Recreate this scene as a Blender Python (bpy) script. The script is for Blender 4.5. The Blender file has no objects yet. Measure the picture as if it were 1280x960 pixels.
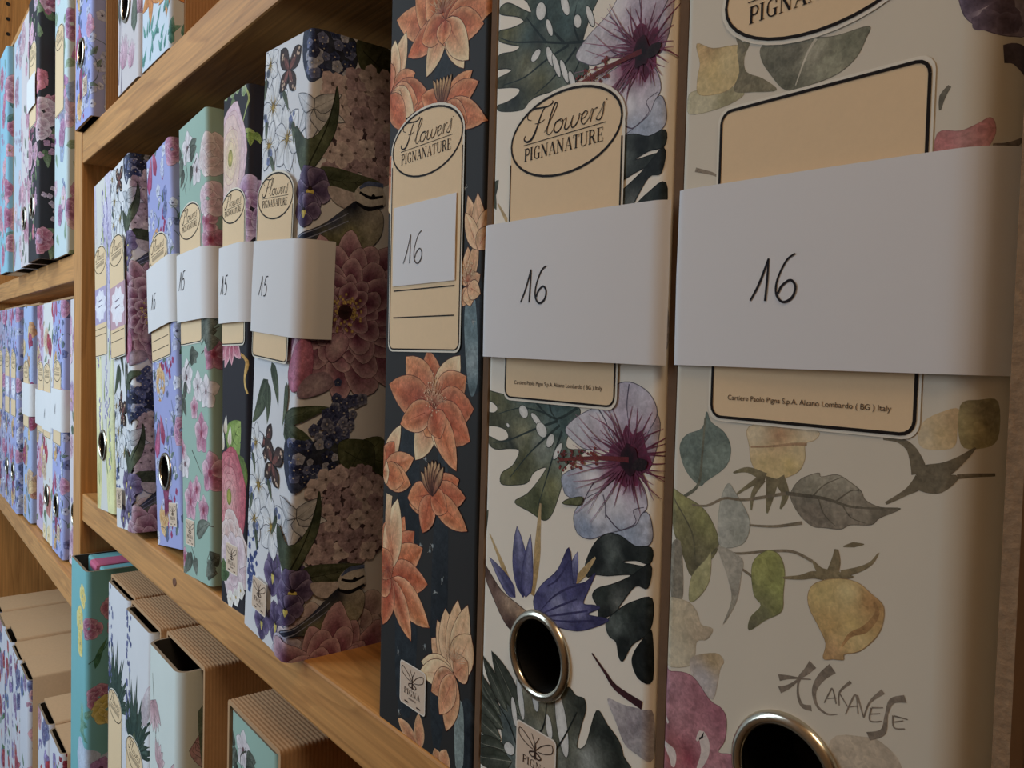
import bpy, math, random
import numpy as np
from mathutils import Vector, Matrix
from mathutils.geometry import delaunay_2d_cdt

# ------------------------------------------------------------------ camera, world, light, exposure
scene = bpy.context.scene
COL = scene.collection
R = math.radians

cam_data = bpy.data.cameras.new('camera')
cam_data.sensor_fit = 'HORIZONTAL'
cam_data.sensor_width = 36.0
cam_data.lens = 36.0 * 1000.0 / 1280.0
cam_data.clip_start = 0.01
cam = bpy.data.objects.new('camera', cam_data)
COL.objects.link(cam)
_y, _p, _r = R(51.43), R(-2.2), R(1.48)
_fwd = Vector((-math.sin(_y) * math.cos(_p), math.cos(_y) * math.cos(_p), math.sin(_p)))
_right = Vector((math.cos(_y), math.sin(_y), 0.0))
_up = _right.cross(_fwd)
_r2 = _right * math.cos(_r) + _up * math.sin(_r)
_u2 = _up * math.cos(_r) - _right * math.sin(_r)
_m = Matrix((_r2, _u2, -_fwd)).transposed().to_4x4()
_m.translation = Vector((0.3585, -0.1706, 0.164))
cam.matrix_world = _m
scene.camera = cam

world = bpy.data.worlds.new('world')
scene.world = world
world.use_nodes = True
_bg = world.node_tree.nodes['Background']
_bg.inputs['Color'].default_value = (0.80, 0.90, 1.0, 1)
_bg.inputs['Strength'].default_value = 0.35

def area_light(name, loc, target, sx, sy, power, color):
    d = bpy.data.lights.new(name, 'AREA')
    d.shape = 'RECTANGLE'; d.size = sx; d.size_y = sy
    d.energy = power; d.color = color
    o = bpy.data.objects.new(name, d); COL.objects.link(o)
    o.location = loc
    o.rotation_euler = (Vector(target) - Vector(loc)).to_track_quat('-Z', 'Y').to_euler()
    return o
# daylight from the room's window, ahead along the shelves and behind the viewer's shoulder line
area_light('window_daylight', (-0.9, -1.15, 0.62), (-0.5, 0.0, 0.1), 1.0, 1.2, 22.0, (0.69, 0.85, 1.0))
# unseen warm fill, added to brighten faces turned to the right
area_light('aisle_fill', (0.75, -0.32, 1.2), (0.0, -0.05, 0.2), 0.35, 0.35, 4.5, (1.0, 0.75, 0.50))

scene.view_settings.view_transform = 'Standard'
scene.view_settings.look = 'None'
scene.view_settings.exposure = 0.0
scene.view_settings.gamma = 1.0
scene.view_settings.use_curve_mapping = False

# ------------------------------------------------------------------ helpers
MM = 0.001

def lin(c):
    c = np.asarray(c, dtype=float) / 255.0
    return np.where(c <= 0.04045, c / 12.92, ((c + 0.055) / 1.055) ** 2.4)

def nodes_of(m):
    m.use_nodes = True
    nt = m.node_tree
    return nt, nt.nodes, nt.links, nt.nodes['Principled BSDF']

def mat_plain(name, rgb, rough=0.6, metal=0.0, noise=0.0, nscale=60.0, bump=0.0, spec=0.5):
    m = bpy.data.materials.new(name)
    nt, N, L, b = nodes_of(m)
    c = lin(rgb)
    b.inputs['Roughness'].default_value = rough
    b.inputs['Metallic'].default_value = metal
    b.inputs['Specular IOR Level'].default_value = spec
    b.inputs['Base Color'].default_value = (*c, 1)
    tc = N.new('ShaderNodeTexCoord')
    tx = N.new('ShaderNodeTexNoise'); tx.inputs['Scale'].default_value = nscale; tx.inputs['Detail'].default_value = 6
    L.new(tc.outputs['Object'], tx.inputs['Vector'])
    mx = N.new('ShaderNodeMix'); mx.data_type = 'RGBA'
    mx.inputs[6].default_value = (*(c * (1 - noise)), 1); mx.inputs[7].default_value = (*np.minimum(c * (1 + noise), 1), 1)
    L.new(tx.outputs['Fac'], mx.inputs[0]); L.new(mx.outputs[2], b.inputs['Base Color'])
    if bump:
        bp = N.new('ShaderNodeBump'); bp.inputs['Strength'].default_value = bump; bp.inputs['Distance'].default_value = 0.0006
        L.new(tx.outputs['Fac'], bp.inputs['Height']); L.new(bp.outputs['Normal'], b.inputs['Normal'])
    return m

def mat_print(name, rough=0.6, spec=0.12, mottle=0.3):
    """printed, laminated paper: colours of the ink come with the mesh, watercolour mottling from noise"""
    m = bpy.data.materials.new(name)
    nt, N, L, b = nodes_of(m)
    at = N.new('ShaderNodeAttribute'); at.attribute_name = 'ink'
    tc = N.new('ShaderNodeTexCoord')
    fac = None
    for scale, amt in ((230, mottle), (900, mottle * .8)):
        n1 = N.new('ShaderNodeTexNoise'); n1.inputs['Scale'].default_value = scale; n1.inputs['Detail'].default_value = 5
        n1.inputs['Distortion'].default_value = 0.8
        L.new(tc.outputs['Object'], n1.inputs['Vector'])
        mr = N.new('ShaderNodeMapRange'); mr.inputs['To Min'].default_value = 1 - amt; mr.inputs['To Max'].default_value = 1 + amt * .8
        mr.inputs['From Min'].default_value = 0.3; mr.inputs['From Max'].default_value = 0.7
        L.new(n1.outputs['Fac'], mr.inputs['Value'])
        if fac is None: fac = mr.outputs['Result']
        else:
            mu = N.new('ShaderNodeMath'); mu.operation = 'MULTIPLY'; L.new(fac, mu.inputs[0]); L.new(mr.outputs['Result'], mu.inputs[1]); fac = mu.outputs[0]
    # pale inks mottle less than dark ones
    bw = N.new('ShaderNodeRGBToBW'); L.new(at.outputs['Color'], bw.inputs['Color'])
    mx = N.new('ShaderNodeMix'); mx.data_type = 'FLOAT'; mx.inputs[3].default_value = 1.0
    mrl = N.new('ShaderNodeMapRange'); mrl.inputs['From Min'].default_value = 0.3; mrl.inputs['From Max'].default_value = 0.85; mrl.inputs['To Max'].default_value = 0.85
    L.new(bw.outputs['Val'], mrl.inputs['Value']); L.new(mrl.outputs['Result'], mx.inputs[0]); L.new(fac, mx.inputs[2])
    vm = N.new('ShaderNodeVectorMath'); vm.operation = 'SCALE'
    L.new(at.outputs['Color'], vm.inputs[0]); L.new(mx.outputs[0], vm.inputs['Scale'])
    L.new(vm.outputs['Vector'], b.inputs['Base Color'])
    b.inputs['Roughness'].default_value = rough
    b.inputs['Specular IOR Level'].default_value = spec
    return m

def mat_wood(name, rgb_light, rgb_dark, axis, ring=26.0, rough=0.5):
    """pine: growth rings stretched along the board's own length AXIS (0 x, 1 y, 2 z)"""
    m = bpy.data.materials.new(name)
    nt, N, L, b = nodes_of(m)
    tc = N.new('ShaderNodeTexCoord'); oi = N.new('ShaderNodeObjectInfo')
    mp = N.new('ShaderNodeMapping')
    sc = [1.0, 1.0, 1.0]; sc[axis] = 0.10
    mp.inputs['Scale'].default_value = sc
    add = N.new('ShaderNodeVectorMath'); add.operation = 'ADD'
    mul = N.new('ShaderNodeMath'); mul.operation = 'MULTIPLY'; mul.inputs[1].default_value = 7.0
    L.new(oi.outputs['Random'], mul.inputs[0])
    L.new(tc.outputs['Object'], mp.inputs['Vector']); L.new(mp.outputs['Vector'], add.inputs[0]); L.new(mul.outputs[0], add.inputs[1])
    big = N.new('ShaderNodeTexNoise'); big.inputs['Scale'].default_value = ring; big.inputs['Detail'].default_value = 2; big.inputs['Distortion'].default_value = 0.6
    L.new(add.outputs[0], big.inputs['Vector'])
    rings = N.new('ShaderNodeMath'); rings.operation = 'MULTIPLY'; rings.inputs[1].default_value = 6.5
    L.new(big.outputs['Fac'], rings.inputs[0])
    fr = N.new('ShaderNodeMath'); fr.operation = 'FRACT'; L.new(rings.outputs[0], fr.inputs[0])
    cr = N.new('ShaderNodeValToRGB')
    e = cr.color_ramp.elements
    l, d = lin(rgb_light), lin(rgb_dark)
    e[0].position = 0.0; e[0].color = (*l, 1)
    e[1].position = 1.0; e[1].color = (*(0.88 * l + 0.12 * d), 1)
    k = cr.color_ramp.elements.new(0.72); k.color = (*(0.85 * l + 0.15 * d), 1)
    k = cr.color_ramp.elements.new(0.90); k.color = (*(0.62 * l + 0.38 * d), 1)
    L.new(fr.outputs[0], cr.inputs['Fac'])
    fine = N.new('ShaderNodeTexNoise'); fine.inputs['Scale'].default_value = 420; fine.inputs['Detail'].default_value = 4
    mp2 = N.new('ShaderNodeMapping'); s2 = [1.0, 1.0, 1.0]; s2[axis] = 0.025; mp2.inputs['Scale'].default_value = s2
    L.new(tc.outputs['Object'], mp2.inputs['Vector']); L.new(mp2.outputs['Vector'], fine.inputs['Vector'])
    # knots: sparse small dark rounds
    vo = N.new('ShaderNodeTexVoronoi'); vo.inputs['Scale'].default_value = 5.0; vo.feature = 'F1'
    mp3 = N.new('ShaderNodeMapping'); s3 = [1.0, 1.0, 1.0]; s3[axis] = 0.62; mp3.inputs['Scale'].default_value = s3
    L.new(tc.outputs['Object'], mp3.inputs['Vector'])
    add3 = N.new('ShaderNodeVectorMath'); add3.operation = 'ADD'; L.new(mp3.outputs['Vector'], add3.inputs[0]); L.new(mul.outputs[0], add3.inputs[1])
    L.new(add3.outputs[0], vo.inputs['Vector'])
    kr = N.new('ShaderNodeMapRange'); kr.inputs['From Min'].default_value = 0.015; kr.inputs['From Max'].default_value = 0.055
    kr.inputs['To Min'].default_value = 0.8; kr.inputs['To Max'].default_value = 0.0
    L.new(vo.outputs['Distance'], kr.inputs['Value'])
    mxk = N.new('ShaderNodeMix'); mxk.data_type = 'RGBA'; mxk.inputs[7].default_value = (*(d * 0.45), 1)
    L.new(kr.outputs['Result'], mxk.inputs[0]); L.new(cr.outputs['Color'], mxk.inputs[6])
    mr = N.new('ShaderNodeMapRange'); mr.inputs['From Min'].default_value = 0.3; mr.inputs['From Max'].default_value = 0.7
    mr.inputs['To Min'].default_value = 0.78; mr.inputs['To Max'].default_value = 1.12
    L.new(fine.outputs['Fac'], mr.inputs['Value'])
    vm = N.new('ShaderNodeVectorMath'); vm.operation = 'SCALE'
    L.new(mxk.outputs[2], vm.inputs[0]); L.new(mr.outputs['Result'], vm.inputs['Scale'])
    L.new(vm.outputs['Vector'], b.inputs['Base Color'])
    b.inputs['Roughness'].default_value = rough
    b.inputs['Specular IOR Level'].default_value = 0.3
    bp = N.new('ShaderNodeBump'); bp.inputs['Strength'].default_value = 0.25; bp.inputs['Distance'].default_value = 0.0006
    L.new(fine.outputs['Fac'], bp.inputs['Height']); L.new(bp.outputs['Normal'], b.inputs['Normal'])
    return m

M = {}
M['print'] = mat_print('printed_cover_paper')
M['label'] = mat_print('printed_label_paper', 0.65, 0.1, 0.03)
M['paper'] = mat_plain('white_office_paper', (230, 229, 229), 0.85, noise=0.02, nscale=25, spec=0.08)
M['inside'] = mat_plain('grey_cover_lining', (62, 60, 58), 0.7, noise=0.1)
M['board_edge'] = mat_plain('board_edge', (150, 130, 105), 0.8, noise=0.15, nscale=400)
M['metal'] = mat_plain('nickel_ring', (205, 198, 180), 0.22, metal=1.0)
M['hole'] = mat_plain('black_ring_tube', (9, 9, 9), 0.6)
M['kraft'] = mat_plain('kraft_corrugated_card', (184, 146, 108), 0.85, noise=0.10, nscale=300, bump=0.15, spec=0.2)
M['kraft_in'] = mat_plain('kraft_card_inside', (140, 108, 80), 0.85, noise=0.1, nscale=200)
M['worn'] = mat_plain('worn_card_edge', (150, 122, 92), 0.85, noise=0.45, nscale=500, bump=0.6)
M['kraft_old'] = mat_plain('aged_brown_card', (112, 86, 64), 0.85, noise=0.15, nscale=300, bump=0.15, spec=0.2)
WOOD = ((208, 150, 86), (150, 94, 44))
M['wood_x'] = mat_wood('pine_board', *WOOD, 0)
M['wood_z'] = mat_wood('pine_upright', *WOOD, 2)
M['wood_y'] = mat_wood('pine_side', *WOOD, 1)
M['wood_back'] = mat_wood('pine_back_plank', (176, 128, 76), (120, 80, 42), 2)

def link(o, parent=None):
    COL.objects.link(o)
    if parent is not None:
        o.parent = parent
    return o

def mesh_obj(name, verts, faces, mat, parent=None, smooth=False):
    me = bpy.data.meshes.new(name)
    me.from_pydata([tuple(v) for v in verts], [], [tuple(f) for f in faces])
    me.update()
    if smooth:
        me.polygons.foreach_set('use_smooth', [True] * len(me.polygons))
    for mm in (mat if isinstance(mat, (list, tuple)) else [mat]):
        me.materials.append(mm)
    return link(bpy.data.objects.new(name, me), parent)

def empty(name, loc, rot=(0, 0, 0)):
    o = bpy.data.objects.new(name, None)
    o.empty_display_size = 0.02
    o.location = loc; o.rotation_euler = rot
    return link(o)

def tag(o, label, cat, group=None, kind=None):
    if label: o['label'] = label
    if cat: o['category'] = cat
    if group: o['group'] = group
    if kind: o['kind'] = kind
    return o

def bevel_box(name, lo, hi, mat, parent=None, bev=0.002):
    """box with chamfered edges whose origin is its own centre"""
    import bmesh
    c = [(a + b) / 2 for a, b in zip(lo, hi)]
    bm = bmesh.new()
    bmesh.ops.create_cube(bm, size=1.0)
    for v in bm.verts:
        v.co = Vector([v.co[i] * (hi[i] - lo[i]) for i in range(3)])
    if bev:
        bmesh.ops.bevel(bm, geom=list(bm.edges), offset=bev, segments=2, affect='EDGES', profile=0.6)
    me = bpy.data.meshes.new(name); bm.to_mesh(me); bm.free()
    me.materials.append(mat)
    o = bpy.data.objects.new(name, me); link(o, parent); o.location = c
    return o
# ------------------------------------------------------------------ printed artwork as flat coloured shapes (u across, v up, in mm)
rng = random.Random(7)
nrng = np.random.default_rng(11)

def mix(a, b, t):
    return tuple(a[i] + (b[i] - a[i]) * t for i in range(3))

def catmull(pts, n=6, closed=True):
    P = np.asarray(pts, float); k = len(P)
    if closed:
        p0, p1, p2, p3 = np.roll(P, 1, 0), P, np.roll(P, -1, 0), np.roll(P, -2, 0)
    else:
        p1, p2 = P[:-1], P[1:]; p0 = np.vstack([P[:1], P[:-2]]); p3 = np.vstack([P[2:], P[-1:]])
    t = (np.arange(n) / n)[None, :, None]
    p0, p1, p2, p3 = (x[:, None] for x in (p0, p1, p2, p3))
    out = (0.5 * ((2 * p1) + (-p0 + p2) * t + (2 * p0 - 5 * p1 + 4 * p2 - p3) * t * t + (-p0 + 3 * p1 - 3 * p2 + p3) * t ** 3)).reshape(-1, 2)
    return out if closed else np.vstack([out, P[-1:]])

_fc = {}
def _grid_faces(ns, nt):
    if ('g', ns, nt) not in _fc:
        m = nt + 1; F = []
        for i in range(ns):
            for j in range(nt):
                a = i * m + j; F += [(a, a + 1, a + m + 1), (a, a + m + 1, a + m)]
        _fc['g', ns, nt] = np.array(F)
    return _fc['g', ns, nt]
def _blob_faces(k):
    if ('b', k) not in _fc:
        F = [(0, 1 + i, 1 + (i + 1) % k) for i in range(k)]
        for q in range(2):
            b = 1 + q * k
            for i in range(k):
                j = (i + 1) % k; F += [(b + i, b + k + i, b + k + j), (b + i, b + k + j, b + j)]
        _fc['b', k] = np.array(F)
    return _fc['b', k]

class Art:
    def __init__(self, dv=0.0, du=0.0):
        self.tris = []; self.boxes = False; self.B = np.zeros((512, 5)); self.off = np.array((du, dv))
        self.sc = 1.0; self.n = 0; self.lod = 0
    # -- low level
    def add(self, V, F, C):
        V = np.asarray(V, float) * self.sc + self.off; C = np.asarray(C, float); F = np.asarray(F, int)
        if not len(F): return
        lo, hi = V.min(0), V.max(0)
        lay = 1
        if self.boxes:
            B = self.B[:self.n]
            ov = (B[:, 0] < hi[0]) & (B[:, 2] > lo[0]) & (B[:, 1] < hi[1]) & (B[:, 3] > lo[1])
            if ov.any(): lay = int(B[ov, 4].max()) + 1
        self.boxes = True
        if self.n >= len(self.B): self.B = np.vstack([self.B, np.zeros_like(self.B)])
        self.B[self.n] = (lo[0], lo[1], hi[0], hi[1], lay); self.n += 1
        T = np.empty((len(F), 3, 6))
        C = np.clip(C, 0, 255); g = C @ np.array((.3, .59, .11)); C = g[:, None] + .84 * (C - g[:, None])
        T[:, :, 0:2] = V[F]; T[:, :, 2:5] = C[F]; T[:, :, 5] = lay
        self.tris.append(T)
    # -- shapes
    def field(self, pts, cols, smooth=True, step=None, jit=7, outline=None, ow=0.25, power=2.0, n=4):
        """closed outline filled with colours blended between anchor points"""
        P = catmull(pts, n) if smooth else np.asarray(pts, float)
        keep = [0]
        for i in range(1, len(P)):
            if np.hypot(*(P[i] - P[keep[-1]])) > 0.05: keep.append(i)
        P = P[keep]
        if len(P) < 3: return
        lo, hi = P.min(0), P.max(0)
        if step is None: step = max(hi - lo) / 12.0
        gx, gy = np.meshgrid(np.arange(lo[0], hi[0], step), np.arange(lo[1], hi[1], step * 0.87))
        gx[1::2] += step / 2
        G = np.stack([gx.ravel(), gy.ravel()], 1) + nrng.uniform(-.2, .2, (gx.size, 2)) * step
        vs = [Vector(p) for p in P] + [Vector(p) for p in G]
        k = len(P)
        r = delaunay_2d_cdt(vs, [(i, (i + 1) % k) for i in range(k)], [], 1, 1e-5)
        V = np.array([tuple(v) for v in r[0]]); F = [tuple(f) for f in r[2] if len(f) == 3]
        if not F: return
        A = np.array([c[0] for c in cols], float); CC = np.array([c[1] for c in cols], float)
        d = np.maximum(np.hypot(V[:, None, 0] - A[None, :, 0], V[:, None, 1] - A[None, :, 1]), 0.2) ** -power
        C = (d[:, :, None] * CC[None]).sum(1) / d.sum(1)[:, None]
        C = C + nrng.normal(0, jit, (len(V), 1))
        self.add(V, F, C)
        if outline is not None:
            self.stroke(np.vstack([P, P[:1]]), ow, ow, outline, smooth=False)
    def blob(self, pts, c0, c1, jit=6, outline=None, ow=0.25, n=5):
        """roughly star-shaped outline: c0 at the middle, c1 at the rim"""
        P = catmull(pts, min(n, 2) if self.lod else n); k = len(P); ctr = P.mean(0)
        c0 = np.array(c0, float); c1 = np.array(c1, float)
        V = [ctr[None]]; C = [c0[None]]
        for t in (0.45, 0.8, 1.0):
            V.append(ctr + (P - ctr) * t); C.append(np.repeat((c0 + (c1 - c0) * t ** 1.5)[None], k, 0) + nrng.normal(0, jit, (k, 1)))
        F = _blob_faces(k)
        self.add(np.concatenate(V), F, np.concatenate(C))
        if outline is not None:
            self.stroke(np.vstack([P, P[:1]]), ow, ow, outline, smooth=False)
    def disc(self, c, rx, ry, c0, c1, rot=0.0, outline=None, ow=.25, k=14, wob=0.0, jit=4):
        pts = []
        for i in range(k):
            a = 2 * math.pi * i / k; w = 1 + rng.uniform(-wob, wob)
            x, y = rx * w * math.cos(a), ry * w * math.sin(a)
            pts.append((c[0] + x * math.cos(rot) - y * math.sin(rot), c[1] + x * math.sin(rot) + y * math.cos(rot)))
        self.blob(pts, c0, c1, jit=jit, outline=outline, ow=ow, n=2)
    def petal(self, base, tip, w, cb, ct, ce=None, bend=0.0, fat=0.55, vein=None, jit=5, outline=None, ow=0.2, ns=8, tipw=0.0):
        """tapering petal or leaf from BASE to TIP, W its full width; colours at base, tip and rim"""
        b = np.array(base, float); d = np.array(tip, float) - b; L = math.hypot(*d)
        if L < 1e-6: return
        d /= L; nrm = np.array((-d[1], d[0])); nt = 2 if self.lod else 6; ns = min(ns, 5) if self.lod else ns; m = nt + 1
        s = np.linspace(0, 1, ns + 1)
        hw = 0.5 * w * np.maximum(np.maximum(np.sin(math.pi * s ** fat), 0) ** 0.8 + tipw * s * (1 - s), 0.02); hw[-1] = 0
        mid = b + d * (L * s)[:, None] + nrm * (bend * L * np.sin(math.pi * s * .9))[:, None]
        q = np.linspace(-1, 1, m)
        V = mid[:, None] + nrm * (hw[:, None] * q)[:, :, None]
        cb = np.array(cb, float); ct = np.array(ct, float)
        C = np.repeat((cb + (ct - cb) * s[:, None])[:, None], m, 1)
        if ce is not None: C = C + (np.array(ce, float) - C) * (q ** 2 * .8)[None, :, None]
        C = C + nrng.normal(0, jit, (ns + 1, m, 1)) + (nrng.normal(0, 11, m)[None] * (1 - .5 * s)[:, None])[:, :, None]
        self.add(V.reshape(-1, 2), _grid_faces(ns, nt), C.reshape(-1, 3))
        if outline is not None:
            self.stroke(np.vstack([V[:, 0], V[::-1, -1]]), ow, ow, outline, smooth=False)
        if vein is not None:
            self.stroke(mid[:-1], max(0.03 * w, 0.18), 0.08, vein, smooth=False)
    def leaf(self, base, tip, w, dark, light, vein=None, bend=0.06, nv=4):
        self.petal(base, tip, w, dark, light, ce=mix(dark, light, .2), bend=bend, vein=vein or mix(dark, (20, 20, 15), .5))
        b = np.array(base, float); d = np.array(tip, float) - b; nrm = np.array((-d[1], d[0]))
        for i in range(nv):
            s = 0.2 + 0.6 * i / max(nv - 1, 1); hw = 0.32 * w / max(np.hypot(*d), 1e-6) * math.sin(math.pi * s ** .55)
            p = b + d * s + nrm * bend * math.sin(math.pi * s * .9)
            for sg in (-1, 1):
                self.stroke([p, p + d * .13 + nrm * sg * hw], 0.02 * w, .08, vein or mix(dark, (20, 20, 15), .4), smooth=False)
    def stroke(self, pts, w0, w1, col, col1=None, smooth=True, wm=None, n=5):
        """ribbon of ink along a line, width w0 to w1 (wm in the middle)"""
        P = catmull(pts, n, closed=False) if smooth and len(pts) > 2 else np.asarray(pts, float)
        k = len(P)
        if k < 2: return
        T = np.gradient(P, axis=0); T /= np.maximum(np.hypot(T[:, 0], T[:, 1]), 1e-9)[:, None]
        Nn = np.stack([-T[:, 1], T[:, 0]], 1)
        s = np.linspace(0, 1, k)
        w = w0 + (w1 - w0) * s if wm is None else np.interp(s, (0, .5, 1), (w0, wm, w1))
        V = np.stack([P - Nn * w[:, None] / 2, P + Nn * w[:, None] / 2], 1).reshape(-1, 2)
        c = np.array(col, float); c = np.repeat(c[None], k, 0) if col1 is None else c + (np.array(col1, float) - c) * s[:, None]
        self.add(V, _grid_faces(k - 1, 1), np.repeat(c, 2, 0))
    def poly(self, pts, col):
        self.add(np.asarray(pts, float), [(0, i, i + 1) for i in range(1, len(pts) - 1)], [col] * len(pts))
    # -- composite motifs
    def floret(self, c, r, n, cp, ce, cc=None, rot=0.0, w=1.0, cr=0.18, outline=None, squash=1.0):
        for i in range(n):
            a = rot + 2 * math.pi * i / n
            t = (c[0] + r * math.cos(a) * squash, c[1] + r * math.sin(a))
            self.petal(c, t, r * w, cp, ce, ce=mix(cp, ce, .5), fat=1.3, ns=4, outline=outline, ow=.12, jit=8)
        if cc: self.disc(c, r * cr, r * cr, cc, mix(cc, (60, 50, 30), .4), k=8)
    def hydrangea(self, pts, nfl, r, cols, dark):
        """a cloud of four-petalled florets inside an outline"""
        P = catmull(pts, 4)
        self.field(pts, [(P.mean(0), dark)], jit=6)
        lo, hi = P.min(0), P.max(0); got = []; tries = 0
        while len(got) < nfl and tries < nfl * 40:
            tries += 1
            q = np.array((rng.uniform(lo[0], hi[0]), rng.uniform(lo[1], hi[1])))
            ins = False; j = len(P) - 1
            for i in range(len(P)):
                if (P[i][1] > q[1]) != (P[j][1] > q[1]) and q[0] < (P[j][0] - P[i][0]) * (q[1] - P[i][1]) / (P[j][1] - P[i][1]) + P[i][0]: ins = not ins
                j = i
            if not ins or any(np.hypot(*(q - g)) < r * 1.05 for g in got): continue
            got.append(q)
            c = rng.choice(cols)
            self.floret(q, r * rng.uniform(.9, 1.2), 4, mix(c, dark, .35), c, cc=mix(c, dark, .7), rot=rng.uniform(0, 1.6), w=1.0, cr=.13)
    def ruffle(self, c, r, n, rings, cin, cout, cedge, squash=1.0, rot=0.0, wob=.15):
        """many-petalled bloom: overlapping wavy rings from the rim inwards"""
        for q in range(rings):
            f = 1 - q / rings
            m = max(int(n * (0.5 + f * .6)), 4)
            for i in range(m):
                a = rot + q * .5 + 2 * math.pi * i / m + rng.uniform(-.12, .12)
                rr = r * f * rng.uniform(1 - wob, 1 + wob)
                ctr = (c[0] + rr * .62 * math.cos(a) * squash, c[1] + rr * .62 * math.sin(a))
                pw = rr * 1.7 * math.pi / m
                pts = []
                for k in range(9):
                    b = 2 * math.pi * k / 9
                    e = 1 + rng.uniform(-.16, .16)
                    x = rr * .42 * math.cos(b) * e; y = pw * .62 * math.sin(b) * e
                    pts.append((ctr[0] + (x * math.cos(a) - y * math.sin(a)) * squash, ctr[1] + x * math.sin(a) + y * math.cos(a)))
                k = mix(cin, cout, f * rng.uniform(.7, 1.1))
                self.blob(pts, mix(k, cin, .6), mix(k, cedge, .7), outline=mix(cin, (40, 10, 20), .35), ow=.2, n=2)
    def ranunculus(self, c, rx, ry, couter, cinner, ceye, rings=8, rot=0.0, line=None):
        for q in range(rings):
            f = 1 - q / rings
            col = mix(cinner, couter, f)
            self.disc((c[0] + rng.uniform(-.06, .06) * rx, c[1] + rng.uniform(-.05, .05) * ry), rx * f, ry * f, mix(col, (255, 255, 255), .18), col, rot=rot, wob=.06, outline=line or mix(col, (120, 20, 40), .4), ow=.3, k=16)
        self.disc(c, rx * .16, ry * .16, ceye, mix(ceye, (60, 80, 20), .5), k=10)
    def butterfly(self, c, s, col, dark, rot=0.0):
        def P(x, y): return (c[0] + s * (x * math.cos(rot) - y * math.sin(rot)), c[1] + s * (x * math.sin(rot) + y * math.cos(rot)))
        for sg in (-1, 1):
            for tip, w, f in (((sg * .95, .75), .75, .9), ((sg * .7, -.75), .62, .9)):
                self.petal(P(0, 0), P(*tip), s * w, mix(dark, col, .5), dark, ce=dark, fat=1.2, outline=mix(dark, (10, 8, 8), .6), ow=.03 * s)
                for k in range(5):
                    u = rng.uniform(.35, .85)
                    self.disc(P(tip[0] * u + rng.uniform(-.15, .15), tip[1] * u + rng.uniform(-.12, .12)), .07 * s, .06 * s, (225, 205, 170), mix(col, (225, 205, 170), .5), k=6)
                self.petal(P(0, 0), P(tip[0] * .6, tip[1] * .6), s * w * .35, col, mix(col, dark, .4), fat=1.0)
        self.stroke([P(0, .45), P(0, -.5)], .07 * s, .05 * s, (25, 20, 18), smooth=False)
    def spray(self, c, n, rad, r, cols, stretch=(1, 1), cc=None, np_=5):
        for _ in range(n):
            a = rng.uniform(0, 6.28); q = rad * math.sqrt(rng.random())
            self.floret((c[0] + q * math.cos(a) * stretch[0], c[1] + q * math.sin(a) * stretch[1]), r * rng.uniform(.7, 1.2), np_, *rng.choice(cols), cc=cc, rot=rng.uniform(0, 2))
    # -- writing
    def script_flowers(self, x, y, s, col, sy=None):
        """the word Flowers in copperplate script, baseline-left at x, y, unit size s"""
        Wd = [([(.2, .75), (.0, .35), (.35, -.12), (.95, -.02), (1.45, .7), (1.9, 1.9), (2.35, 3.1), (2.75, 3.75)], .10, .10, .34),
              ([(.95, 2.55), (.45, 2.9), (.55, 3.6), (1.3, 3.95), (2.3, 3.8), (3.2, 3.72), (3.8, 4.0), (3.7, 4.25)], .08, .10, .22),
              ([(1.45, 1.95), (2.1, 1.9), (2.75, 2.15)], .07, .07, .12),
              ([(2.75, .45), (3.35, 1.5), (4.15, 3.0), (4.35, 3.7), (4.05, 3.75), (3.6, 2.6), (3.15, .9), (3.15, .15), (3.5, .02), (3.95, .5)], .06, .06, .20),
              ([(4.75, 1.5), (4.25, 1.3), (4.0, .6), (4.2, .05), (4.65, .1), (5.05, .75), (5.1, 1.35), (4.75, 1.55), (4.9, 1.25), (5.35, 1.3)], .16, .06, .16),
              ([(5.35, 1.3), (5.55, 1.5), (5.5, 1.0), (5.35, .3), (5.6, 0), (6.0, .4), (6.4, 1.5)], .06, .08, .18),
              ([(6.4, 1.5), (6.2, .6), (6.3, .02), (6.75, .25), (7.1, .95), (7.15, 1.5), (7.4, 1.2)], .10, .06, .16),
              ([(7.3, .6), (7.85, .9), (8.1, 1.35), (7.8, 1.55), (7.45, 1.1), (7.4, .4), (7.7, .0), (8.2, .45), (8.45, 1.0)], .06, .06, .16),
              ([(8.45, 1.0), (8.6, 1.55), (8.75, 1.4), (8.6, .7), (8.45, 0)], .06, .14, .10),
              ([(8.6, .9), (8.95, 1.45), (9.25, 1.5)], .06, .16, .08),
              ([(9.1, .3), (9.6, 1.0), (10.0, 2.0), (9.95, 1.3), (9.85, .5), (9.55, .0), (9.2, .08), (9.15, .3)], .05, .12, .14),
              ([(10.25, 2.1), (10.3, 2.2)], .16, .16, .16)]
        for pts, a, b, m in Wd:
            self.stroke([(x + px * s, y + py * (sy or s)) for px, py in pts], a * s * .8, b * s * .8, col, wm=m * s * .72)
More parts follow.
